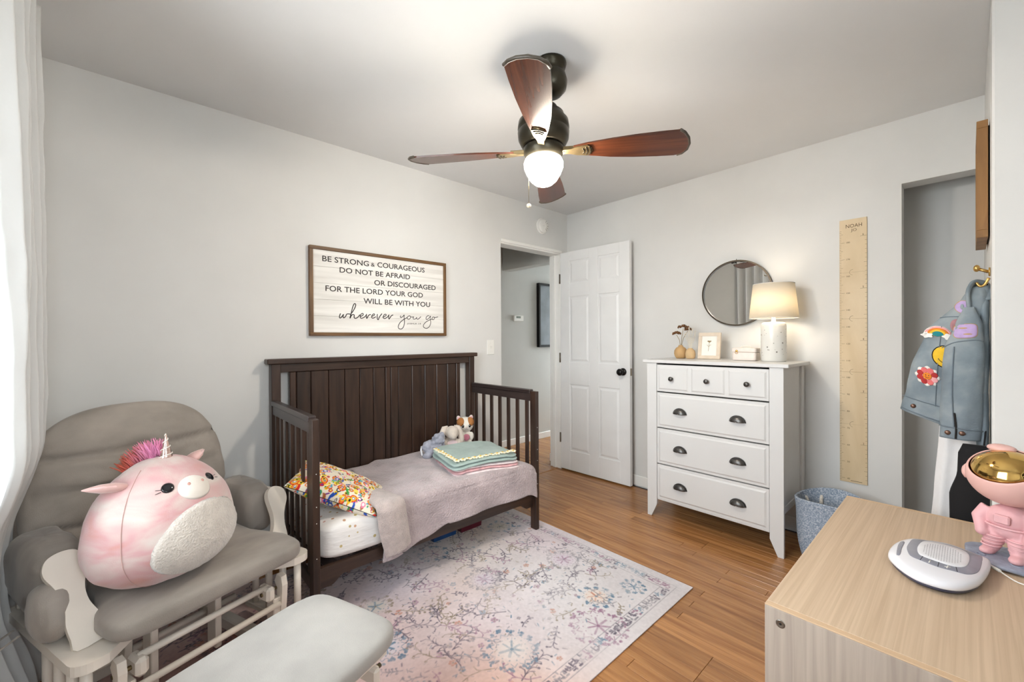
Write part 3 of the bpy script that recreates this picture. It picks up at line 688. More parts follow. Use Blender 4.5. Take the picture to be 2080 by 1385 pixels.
# ---------------------------------------------------------------- plush toys by the headboard
M['cream_plush'] = plain('cream_plush', (226, 220, 208), 0.95, 0.05, 20, 0.7, 260, sheen=0.5)
M['oat_plush'] = plain('oat_plush', (206, 194, 182), 0.95, 0.05, 20, 0.7, 260, sheen=0.5)
M['grey_plush'] = plain('blue_grey_plush', (150, 152, 164), 0.95, 0.10, 30, 1.0, 200, sheen=0.5)
M['pinkp'] = plain('soft_pink', (222, 178, 182), 0.9); M['ginger'] = plain('ginger_plush', (168, 112, 62), 0.95, 0.06, 20, 0.6, 260)
M['eye'] = plain('black_eye', (18, 18, 22), 0.12)
def B(c, r): return lambda mb: mb.ball(c, r, 18, 12)
ZB = MT+0.028
cat_ = thing('plush_cat', 'white plush cat with ginger patches sitting in the bed corner', 'plush toy', (-1.345, -0.165, ZB+0.012), rad(-24))
blob('body', M['cream_plush'], cat_, [B((0, 0, 0.055), (0.050, 0.042, 0.060)), B((0, -0.004, 0.150), (0.062, 0.052, 0.056)), B((-0.040, -0.034, 0.072), (0.018, 0.020, 0.030)), B((0.040, -0.034, 0.072), (0.018, 0.020, 0.030)), B((-0.034, -0.044, 0.016), (0.022, 0.030, 0.018)), B((0.034, -0.044, 0.016), (0.022, 0.030, 0.018)), B((-0.047, 0, 0.198), (0.016, 0.010, 0.020)), B((0.047, 0, 0.198), (0.016, 0.010, 0.020))], 0.005, 5)
for s in (-1, 1):
    e = MB().ball((0.024*s, -0.052, 0.148), (0.0085, 0.005, 0.011), 14, 8).build('eye', M['eye'], cat_); MB().ball((0.024*s-0.002, -0.0568, 0.152), 0.0024, 8, 6).build('eye_glint', M['white'], e)
    MB().ball((0.047*s, -0.008, 0.198), (0.010, 0.006, 0.014), 12, 8).build('inner_ear', M['pinkp'], cat_)
    MB().ball((0.033*s, -0.018, 0.170), (0.030, 0.038, 0.034), 16, 10).build('head_patch', M['ginger'], cat_)
MB().ball((0, -0.0555, 0.136), (0.005, 0.003, 0.0035), 10, 6).build('nose', M['pinkp'], cat_)
MB().tube([(-0.010, -0.0545, 0.127), (-0.005, -0.0565, 0.124), (0, -0.0565, 0.129), (0.005, -0.0565, 0.124), (0.010, -0.0545, 0.127)], 0.0011, 6).build('mouth', M['ink'], cat_)
MB().lathe([(0.010, -0.006), (0.020, -0.007), (0.024, 0), (0.020, 0.007), (0.010, 0.006)], 16, TR((0, -0.050, 0.068), rx=pi/2)).build('bow', plain('bow_pink', (206, 130, 150), 0.8), cat_)
bun = thing('plush_bunny', 'oatmeal plush bunny with drooping ears slumped forward beside the plush cat', 'plush toy', (-1.492, -0.200, ZB+0.010), rad(-20))
blob('body', M['oat_plush'], bun, [B((0, 0, 0.050), (0.056, 0.050, 0.056)), B((0.002, -0.030, 0.128), (0.046, 0.052, 0.046)), B((0.002, -0.068, 0.112), (0.026, 0.028, 0.024)), B((-0.048, -0.04, 0.050), (0.020, 0.026, 0.036)), B((0.048, -0.04, 0.050), (0.020, 0.026, 0.036))], 0.005, 6)
for s in (-1, 1):
    MB().tube([(0.022*s, -0.010, 0.165), (0.048*s, -0.014, 0.158), (0.064*s, -0.022, 0.120), (0.068*s, -0.034, 0.075), (0.066*s, -0.040, 0.045)], 0.02, 12, radii=[0.010, 0.018, 0.021, 0.020, 0.008]).build('ear', M['oat_plush'], bun)
MB().ball((0, -0.048, 0.045), (0.046, 0.014, 0.034), 16, 10).build('bib', plain('pale_pink_cloth', (230, 206, 206), 0.9), bun)
gp = thing('plush_lamb', 'shaggy blue-grey plush animal lying left of the plush bunny', 'plush toy', (-1.652, -0.235, ZB+0.004), rad(-15))
rg = random.Random(3); lumps = []
for k in range(46):
    a, b = rg.uniform(0, 2*pi), rg.uniform(-0.4, 1.2); lumps.append(B((0.066*cos(a)*cos(b), 0.046*sin(a)*cos(b), 0.052+0.048*sin(b)), rg.uniform(0.012, 0.020)))
lumps += [B((0, 0, 0.05), (0.060, 0.044, 0.048)), B((0.034, -0.02, 0.110), (0.038, 0.034, 0.034)), B((0.01, -0.035, 0.140), 0.017), B((0.052, -0.02, 0.145), 0.017), B((-0.052, -0.045, 0.022), (0.034, 0.024, 0.020))]
for k in range(18):
    a, b = rg.uniform(0, 2*pi), rg.uniform(-0.5, 1.4); lumps.append(B((0.034+0.038*cos(a)*cos(b), -0.02+0.034*sin(a)*cos(b), 0.112+0.034*sin(b)), rg.uniform(0.008, 0.013)))
blob('body', M['grey_plush'], gp, lumps, 0.004, 2)
MB().tube([(-0.078, 0.0, 0.075), (-0.09, -0.03, 0.06), (-0.088, -0.05, 0.03)], 0.006, 8).build('ribbon', plain('white_ribbon', (226, 228, 234), 0.5), gp)

# ---------------------------------------------------------------- boxes kept under the bed
M['bluep'] = plain('blue_plastic', (28, 74, 128), 0.35); M['teal'] = plain('teal_plastic', (24, 96, 92), 0.35); M['maroon'] = plain('maroon_plastic', (96, 26, 44), 0.4)
def tub(name, label, x, y, sx, sy, h, mat, lid):
    t = thing(name, label, 'box', (x, y, 0.0066))
    MB().rings([[(a*k[0], b*k[1], z) for a, b in ((-1, -1), (1, -1), (1, 1), (-1, 1))] for k, z in (((sx*0.93, sy*0.93), 0), ((sx, sy), h*0.9))], True, None, False).build('body', mat, t)
    MB().box(-sx*1.03, sx*1.03, -sy*1.03, sy*1.03, h*0.9, h, 0.004).build('lid', lid, t)
tub('storage_box', 'blue lidded plastic box pushed under the bed', -1.700, -0.34, 0.085, 0.11, 0.10, M['bluep'], M['teal'])
tub('storage_box', 'maroon lidded box under the bed beside the blue one', -1.505, -0.34, 0.085, 0.12, 0.125, M['maroon'], plain('lid_white', (206, 200, 200), 0.5))
# ---------------------------------------------------------------- glider chair and ottoman
M['taupe'] = plain('taupe_microfibre', (152, 144, 136), 0.9, 0.09, 5, 0.25, 300, sheen=0.25, stretch=(1, 2.5, 1))
M['taupe2'] = plain('light_microfibre', (164, 161, 156), 0.9, 0.06, 6, 0.25, 300, sheen=0.25)
M['cream'] = plain('cream_lacquer', (226, 217, 205), 0.38, 0.02, 6)
CH_O = (-2.992, -0.657); CH_A = rad(20)
ch = thing('glider_chair', 'cream wooden glider rocking chair with taupe cushions in the corner', 'chair', (CH_O[0], CH_O[1], 0.0), CH_A)
Z0 = 0.0062
# seat frame boards
poly = arc(0.315, -0.215, 0.04, -pi/2, 0, 6)+[(0.355, 0.30), (0.285, 0.30), (0.285, -0.15), (-0.285, -0.15), (-0.285, 0.30), (-0.355, 0.30)]+arc(-0.315, -0.215, 0.04, pi, 1.5*pi, 6)+[(x, -0.190-0.062*(abs(x)/0.28)**8) for x in seg(-0.28, 0.28, 9)]
MB().prism(poly, 0.328, 0.356).build('seat_frame', M['cream'], ch)
MB().box(-0.30, 0.30, 0.24, 0.30, 0.328, 0.356, 0.003).build('rear_rail', M['cream'], ch)
# arms: curved front planks, arm rails, rear uprights
def plank_outline():
    R_ = [(0.036, 0.0), (0.040, 0.035), (0.030, 0.075), (0.020, 0.115), (0.021, 0.155), (0.033, 0.195), (0.042, 0.225), (0.042, 0.250), (0.030, 0.272), (0.010, 0.281)]
    L_ = [(-0.014, 0.281), (-0.034, 0.272), (-0.046, 0.250), (-0.047, 0.225), (-0.038, 0.195), (-0.030, 0.155), (-0.032, 0.115), (-0.040, 0.075), (-0.040, 0.035), (-0.036, 0.0)]
    return R_+L_
def plank_smooth():
    o = plank_outline(); return smooth_line(o+[o[0]], 3)[:-1]
for s in (-1, 1):
    pbx, ptx = ((-0.285, -0.312), (0.272, 0.362))[s > 0]
    T = TR((pbx, -0.160, 0.3565)) @ TR(ry=math.atan2(ptx-pbx, 0.24)) @ TR(rx=rad(90-32))
    pl = MB().prism([(x*(-s), y) for x, y in plank_smooth()], -0.011, 0.011, T).build('arm_plank', M['cream'], ch)
    MB().box(ptx-0.028, ptx+0.028, -0.01, 0.30, 0.540, 0.560, 0.004).build('arm_rail', M['cream'], ch)
    MB().box(0.312*s-0.024, 0.312*s+0.024, 0.262, 0.286, 0.3565, 0.5395, 0.003).build('rear_upright', M['cream'], ch)
    # padded sleeve over the arm
    def pad(x, y, z, s=s):
        w = 0.008*fbm(x*10+s, y*9, z*9)+0.005*abs(fbm(x*18, y*22, z*18))
        return (x+w, y+w, z+w+(0.018 if z > 0 else 0)*cos(y/0.16*1.2))
    MB().grid(cushion(pad, 0.068, 0.160, 0.104, e=0.5, ez=0.55), 56, 28, wrapu=True, T=TR((-0.298 if s < 0 else 0.314, 0.168, 0.482))).build('arm_pad', M['taupe'], ch)
    if s < 0:
        MB().grid(cushion(pad, 0.046, 0.085, 0.072, e=0.8, ez=0.8), 40, 20, wrapu=True, T=TR((-0.338, -0.030, 0.428), rx=rad(-18))).build('side_pouch', M['taupe'], ch)
        for k in range(2): MB().tube([(-0.395, 0.03-0.05*k, 0.40), (-0.44, 0.02-0.05*k, 0.385), (-0.475-0.0*k, 0.0-0.05*k, 0.35)], 0.005, 6, flat=0.4).build('tie', M['taupe'], ch)
    # spindles and lower side rail
    for q in range(4):
        y = -0.215+q*0.095; MB().cyl((0.318*s, y, 0.075), (0.318*s, y, 0.3285), 0.0135, 12).build('spindle', M['cream'], ch)
    MB().box(0.318*s-0.02, 0.318*s+0.02, -0.25, 0.12, 0.052, 0.0755, 0.003).build('spindle_rail', M['cream'], ch)
    # gliding link, knuckle block and its bolt
    lk = [(0.0, 0.0), (0.026, 0.006), (0.034, 0.04), (0.030, 0.10), (0.022, 0.17), (-0.006, 0.17), (0.000, 0.10), (-0.002, 0.05), (-0.016, 0.03)]
    MB().prism(lk[::-1], -0.011, 0.011, TR((0.248*s, -0.205, 0.305), rx=pi/2, rz=pi/2) @ TR(rz=pi)).build('glide_link', M['cream'], ch)
    MB().box(0.198*s-0.017, 0.198*s+0.017, -0.235, -0.165, 0.222, 0.278, 0.010).build('knuckle', M['cream'], ch)
    MB().cyl((0.176*s, -0.20, 0.25), (0.26*s, -0.20, 0.25), 0.007, 10).build('bolt', M['brass_dark'], ch)
    MB().box(0.10*s-0.011, 0.10*s+0.011, -0.06, 0.0, Z0+0.05, 0.327, 0.003).box(0.14*s-0.011, 0.14*s+0.011, 0.02, 0.08, Z0+0.05, 0.327, 0.003).build('base_upright', M['cream'], ch)
    MB().box(0.225*s-0.022, 0.225*s+0.022, -0.24, 0.30, Z0, Z0+0.05, 0.006).build('floor_runner', M['cream'], ch)
    MB().box(0.225*s-0.014, 0.225*s+0.014, -0.225, -0.18, Z0+0.0505, 0.222, 0.003).build('base_post', M['cream'], ch)
MB().cyl((-0.20, -0.20, 0.272), (0.20, -0.20, 0.272), 0.011, 12).build('front_dowel', M['cream'], ch)
MB().cyl((-0.235, -0.225, 0.196), (0.235, -0.225, 0.196), 0.011, 12).build('lower_dowel', M['cream'], ch)
MB().cyl((-0.235, 0.08, 0.14), (0.235, 0.08, 0.14), 0.012, 12).build('rear_dowel', M['cream'], ch)
MB().box(-0.20, 0.20, 0.22, 0.25, Z0+0.0, Z0+0.045, 0.004).build('base_cross', M['cream'], ch)
def ss(a, b, t): t = min(max((t-a)/(b-a), 0), 1); return t*t*(3-2*t)
# seat cushion with a rounded front
def seatw(x, y, z):
    f = 0.0025*fbm(x*14, y*6, z*9)
    wide = 1.0 if y > -0.10 else 1.0
    x *= 1-0.16*ss(-0.16, -0.02, y)
    return (x, y, z+f+0.010*(1-(x/0.3)**2)*(1 if z > 0 else 0))
MB().grid(cushion(seatw, 0.297, 0.285, 0.048, e=0.22, ez=0.55), 120, 28, wrapu=True, T=TR((0.012, -0.012, 0.407), rx=rad(1.5))).build('seat_cushion', M['taupe'], ch)
# back cushion: arched, with tufted channels
def backf(u, v):
    a = 2*pi*u
    cx, cz = cos(a), sin(a)
    hx = 0.322; top = 0.525; bot = -0.04
    # arch outline in x/z; v runs round the thickness from front centre to back centre
    q = sin(pi*v)**0.75 if 0 < v < 1 else 0.0
    dpt = cos(pi*v)
    ox = hx*sup(cx, 0.72); oz = (top-0.20)*sup(cz, 0.86)+0.20 if cz > 0 else 0.20+(0.20-bot)*sup(cz, 0.5)
    if v <= 0.5: k = sin(pi*v)**0.9
    else: k = sin(pi*v)**0.5
    x = ox*k; z = 0.20+(oz-0.20)*k
    th = 0.062*math.copysign(abs(dpt)**0.75, dpt)
    ch_ = 0.0
    if dpt > 0:
        for zz, dp in ((0.335, 0.026), (0.215, 0.020), (0.09, 0.022)):
            zc = zz+0.02*(x/0.3)**2
            ch_ += dp*math.exp(-((z-zc)/0.011)**2)*(1 if abs(x) < 0.30 else 0.5)
        ch_ += 0.007*fbm(x*5, z*14, 1)+0.004*abs(fbm(x*9, z*30, 4))
        ch_ += 0.020*math.exp(-((x)/0.05)**2-((z-0.335)/0.04)**2)
    return (x, -th+ch_, z)
MB().grid(backf, 110, 56, wrapu=True, T=TR((0, 0.285, 0.462), rx=rad(-12))).build('back_cushion', M['taupe'], ch)
MB().box(-0.27, 0.27, 0.0, 0.018, 0.0, 0.40, 0.006, T=TR((0, 0.345, 0.45), rx=rad(-12))).build('back_frame', M['cream'], ch)
ot = thing('ottoman', 'gliding ottoman with a pale grey padded top in front of the chair', 'ottoman', (-2.850, -1.425, 0), CH_A)
# local frame of the ottoman shares the chair's turn
OW, OD = 0.262, 0.190
def otop(x, y, z):
    return (x, y, z+(0.012*(1-(x/OW)**2)*(1-(y/OD)**2) if z > 0 else 0)+0.001*fbm(x*12, y*12, 0))
MB().grid(cushion(otop, OW, OD, 0.036, e=0.32, ez=0.5), 110, 24, wrapu=True, T=TR((0, 0, 0.386))).build('padded_top', M['taupe2'], ot)
MB().box(-OW+0.04, OW-0.04, -OD+0.03, OD-0.03, 0.334, 0.3515, 0.004).build('top_board', M['cream'], ot)
for s in (-1, 1):
    MB().prism([(-0.14, 0), (0.14, 0), (0.14, 0.025), (0.06, 0.06), (0.045, 0.20), (0.075, 0.245), (-0.075, 0.245), (-0.045, 0.20), (-0.06, 0.06), (-0.14, 0.025)], -0.012, 0.012, TR((0.165*s, 0, Z0+0.02), rx=pi/2, rz=pi/2)).build('base_side', M['cream'], ot)
    MB().box(0.200*s-0.011, 0.200*s+0.011, -0.145, 0.145, 0.255, 0.300, 0.006).build('glide_rail', M['cream'], ot)
    for y in (-0.115, 0.115):
        MB().tube([(0.200*s+0.014*s, y, 0.285), (0.214*s+0.004*s, y*1.04, 0.22), (0.214*s, y*0.9, 0.14)], 0.010, 10, flat=1.6).build('glide_link', M['cream'], ot)
        MB().cyl((0.19*s, y, 0.278), (0.236*s, y, 0.278), 0.007, 10).build('bolt', M['brass_dark'], ot)
    for y in (-0.145, 0.145): MB().cyl((0.165*s, y*0.7, 0.2905), (0.165*s, y*0.7, 0.3345), 0.010, 10).build('spacer', M['cream'], ot)
    MB().box(0.165*s-0.02, 0.165*s+0.02, -0.16, 0.16, Z0, Z0+0.0195, 0.004).build('floor_runner', M['cream'], ot)
for y in (-0.10, 0.10): MB().cyl((-0.155, y, 0.05), (0.155, y, 0.05), 0.010, 10).build('stretcher', M['cream'], ot)

# ---------------------------------------------------------------- plush unicorn cushion on the chair
def tiedye():
    m, p = base_mat('tie_dye_plush', 0.9, 0.2); N, L = nt(m)
    tc = N.new('ShaderNodeTexCoord'); mp = N.new('ShaderNodeMapping'); mp.inputs['Scale'].default_value = (4.2, 4.2, 8.0); L.new(tc.outputs['Object'], mp.inputs['Vector'])
    n = N.new('ShaderNodeTexNoise'); n.inputs['Scale'].default_value = 1.5; n.inputs['Detail'].default_value = 3; n.inputs['Distortion'].default_value = 0.5; L.new(mp.outputs['Vector'], n.inputs['Vector'])
    r = ramp(N, [(0.34, (200, 146, 136)), (0.45, (202, 160, 160)), (0.57, (206, 184, 178)), (0.70, (208, 200, 192))]); L.new(n.outputs['Fac'], r.inputs['Fac']); L.new(r.outputs['Color'], p.inputs['Base Color'])
    n2 = N.new('ShaderNodeTexNoise'); n2.inputs['Scale'].default_value = 240; L.new(tc.outputs['Object'], n2.inputs['Vector']); b = N.new('ShaderNodeBump'); b.inputs['Strength'].default_value = 0.3; b.inputs['Distance'].default_value = 0.002
    L.new(n2.outputs['Fac'], b.inputs['Height']); L.new(b.outputs['Normal'], p.inputs['Normal']); p.inputs['Sheen Weight'].default_value = 0.4
    return m
UX, UY = CH_O[0]+cos(CH_A)*-0.098-sin(CH_A)*-0.150, CH_O[1]+sin(CH_A)*-0.098+cos(CH_A)*-0.150
uni = thing('plush_unicorn', 'large round pink tie-dye plush unicorn pig sitting on the glider chair', 'plush toy', (UX, UY, 0.452), rad(20+90-90+22))
uni.rotation_euler = (rad(-9), rad(3), rad(34))
UR = (0.204, 0.176, 0.202)
def uni_p(az, el, off=0.0):
    ce = max(cos(el), 0)**0.88; k = 1-0.20*sin(el)-0.05*sin(el)**2
    x = sin(az)*ce*UR[0]*k; y = -cos(az)*ce*UR[1]*k; z = UR[2]*sup(sin(el), 0.86)*(1.0 if el > 0 else 0.94)
    v = Vector((x, y, z)); n = v.normalized()
    return v+n*off+Vector((0, 0, UR[2]*0.94))
def uni_wr(u, v):
    az = 2*pi*u; el = -pi/2+pi*v; p = uni_p(az, el, 0.0025*fbm(sin(az)*3, cos(az)*3, el*4)); return tuple(p)
MB().grid(uni_wr, 72, 40, wrapu=True).build('body', tiedye(), uni)
def disc_on(az0, el0, ra, re, off, bulge, n=28, rings_=8, fur=0.0):
    mb = MB(); rs = []
    for j in range(rings_+1):
        t = 1-j/rings_ if j < rings_ else 0.02
        rs.append([tuple(uni_p(az0+ra*t*cos(2*pi*i/n), el0+re*t*sin(2*pi*i/n), off*(0 if j == 0 else 1)+bulge*(1-t*t)+fur*random.uniform(-1, 1)*(1 if j else 0))) for i in range(n)])
    return mb.rings(rs, True)
disc_on(rad(6), rad(-26), rad(50), rad(36), 0.004, 0.004, 44, 12, 0.0012).build('belly_patch', plain('ivory_fur', (208, 199, 189), 0.95, 0.04, 30, 1.0, 180, sheen=0.6, bdist=0.006), uni)
disc_on(rad(-2), rad(24), rad(17), rad(12), 0.002, 0.012, 32, 8).build('snout', plain('ivory_plush', (222, 214, 204), 0.9, 0.02, 20, 0.3, 240, sheen=0.4), uni)
for s in (-1, 1):
    e = disc_on(rad(-2+25*s), rad(29), rad(6.2), rad(5.0), 0.0012, 0.002, 20, 4).build('eye', M['eye'], uni)
    disc_on(rad(-2+7*s), rad(26), rad(2.2), rad(2.0), 0.0125, 0.001, 12, 3).build('nostril', plain('nostril_pink', (196, 150, 140), 0.9) if s < 0 else bpy.data.materials['nostril_pink'], uni)
    for k in (-1, 0): MB().tube([tuple(uni_p(rad(-2+31*s), rad(28+2*k), 0.002)), tuple(uni_p(rad(-2+36*s), rad(28.5+3.5*k), 0.002))], 0.0009, 5).build('eyelash', M['eye'], e)
M['ear_pink'] = plain('ear_plush', (214, 176, 170), 0.9, sheen=0.4); M['satin'] = plain('pink_satin', (226, 190, 188), 0.3, 0.1, 20)
for s in (-1, 1):
    b0 = uni_p(rad(78*s), rad(42 if s < 0 else 58), -0.012); dirv = (Vector((s*1.0, 0.05, 0.18 if s < 0 else 0.55))).normalized()
    es = 1.0 if s < 0 else 0.62; pts = [b0+dirv*t*es for t in (0, 0.03, 0.06, 0.085, 0.105)]
    ear = MB().tube([tuple(p) for p in pts], 0.02, 14, radii=[0.022, 0.030, 0.026, 0.015, 0.004], flat=0.5).build('ear', M['ear_pink'], uni)
    pts2 = [b0+dirv*t*es+Vector((0, -0.012, 0.002)) for t in (0.012, 0.04, 0.07, 0.094)]
    MB().tube([tuple(p) for p in pts2], 0.012, 12, radii=[0.010, 0.017, 0.013, 0.004], flat=0.4).build('inner_ear', M['satin'], ear)
ht = uni_p(0, rad(80), -0.012)
hn = MB().rings([[tuple(ht+Vector((0, -0.10, 1)).normalized()*(0.092*t)+Vector((0.021*(1-t)*cos(2*pi*i/14), 0.021*(1-t)*sin(2*pi*i/14), 0))) for i in range(14)] for t in seg(0, 0.97, 8)]).build('horn', plain('rose_gold_lame', (216, 186, 176), 0.22, 0.15, 60, metal=0.8), uni)
MB().tube([tuple(ht+Vector((0, -0.10, 1)).normalized()*(0.092*t)+Vector((0.0222*(1-t)*cos(24*t), 0.0222*(1-t)*sin(24*t), 0))) for t in seg(0.05, 0.95, 60)], 0.0016, 6).build('horn_thread', M['white'], hn)
def mane_mat():
    m, p = base_mat('mane_yarn', 0.85, 0.2); N, L = nt(m); tc = N.new('ShaderNodeTexCoord'); sx = N.new('ShaderNodeSeparateXYZ'); L.new(tc.outputs['Object'], sx.inputs[0])
    mr = N.new('ShaderNodeMapRange'); mr.inputs[1].default_value = -0.01; mr.inputs[2].default_value = 0.12; L.new(sx.outputs['Y'], mr.inputs[0])
    r = ramp(N, [(0.0, (238, 156, 204)), (0.4, (244, 156, 182)), (0.75, (244, 136, 130)), (1.0, (242, 128, 106))]); L.new(mr.outputs[0], r.inputs['Fac']); L.new(r.outputs['Color'], p.inputs['Base Color']); return m
mb = MB(); rg = random.Random(9)
for k in range(520):
    el = rad(rg.uniform(90, 136)); 
    p0 = uni_p(0, min(el, pi-0.01), 0) if el <= pi/2 else uni_p(pi, pi-el, 0)
    p0 = p0+Vector((rg.uniform(-0.022, 0.022), rg.uniform(-0.004, 0.004), -0.004))
    nrm = (p0-Vector((0, 0, 0.18))).normalized(); dv = (nrm+Vector((rg.uniform(-0.55, 0.55), rg.uniform(-0.35, 0.35), rg.uniform(-0.1, 0.3)))).normalized()
    L_ = rg.uniform(0.040, 0.075)
    mb.tube([tuple(p0), tuple(p0+dv*L_*0.6), tuple(p0+dv*L_+Vector((0, 0.004, -0.004)))], 0.0022, 4, radii=[0.0026, 0.0022, 0.0008])
mb.build('mane', mane_mat(), uni, kind='stuff')
MB().tube([tuple(uni_p(rad(-62), rad(e), 0.0012)) for e in range(-70, 62, 6)], 0.0010, 5).build('seam', plain('seam_pink', (206, 170, 164), 0.9), uni)

# ---------------------------------------------------------------- curtain and rod
def curtain_mat():
    m = bpy.data.materials.new('white_curtain'); m.use_nodes = True; N, L = nt(m); p = N['Principled BSDF']
    p.inputs['Base Color'].default_value = lin((214, 214, 212)); p.inputs['Roughness'].default_value = 0.75; p.inputs['Specular IOR Level'].default_value = 0.25
    tr = N.new('ShaderNodeBsdfTranslucent'); tr.inputs[0].default_value = lin((226, 226, 224)); mx = N.new('ShaderNodeMixShader'); mx.inputs[0].default_value = 0.12
    L.new(p.outputs[0], mx.inputs[1]); L.new(tr.outputs[0], mx.inputs[2]); L.new(mx.outputs[0], N['Material Output'].inputs[0])
    tc = N.new('ShaderNodeTexCoord'); n = N.new('ShaderNodeTexNoise'); n.inputs['Scale'].default_value = 30; L.new(tc.outputs['Object'], n.inputs['Vector'])
    b = N.new('ShaderNodeBump'); b.inputs['Strength'].default_value = 0.25; b.inputs['Distance'].default_value = 0.004; L.new(n.outputs['Fac'], b.inputs['Height']); L.new(b.outputs['Normal'], p.inputs['Normal'])
    return m
def curt(u, v):
    z = 2.335-v*2.315
    low = ss(0.95, 0.55, z); bot = ss(0.45, 0.05, z)
    y0 = -1.00+0.17*low+0.02*bot; y1 = -0.525+0.10*low+0.06*bot
    xc = -3.371-0.074*low+0.050*bot
    amp = 0.040-0.024*low+0.010*bot+0.010*ss(2.2, 1.4, z)
    ph = 2*pi*4.5*u+0.5*sin(z*1.7)+0.7*low*sin(u*5)
    x = xc+amp*sin(ph)+0.010*fbm(u*4, z*1.4, 2)+0.004*fbm(u*14, z*6, 5)
    y = y0+(y1-y0)*(u+0.012*sin(2*ph))
    return (max(x, WE+0.012), y, z)
cu = MB().grid(curt, 150, 120).build('curtain', curtain_mat()); tag(cu, 'long white curtain panel hanging by the window at the left', 'curtain')
mods(cu, ('SOLIDIFY', dict(thickness=0.0025, offset=0.0)))
rod = thing('curtain_rod', 'dark metal curtain rod above the window at the left', 'curtain rod', (-3.372, -1.35, 2.312))
MB().cyl((0, -0.95, 0), (0, 0.86, 0), 0.010, 14).build('rod', M['black'], rod)
for y in (-0.97, 0.88): MB().ball((0, y, 0), (0.020, 0.022, 0.020), 16, 10).build('finial', M['black'], rod)
for y in (-0.80, 0.90-0.06): MB().box(-0.1075, 0.0, y-0.006, y+0.006, -0.012, -0.0105+0.004, 0.001).box(-0.1075, -0.103, y-0.014, y+0.014, -0.045, 0.03, 0.001).build('bracket', M['black'], rod)
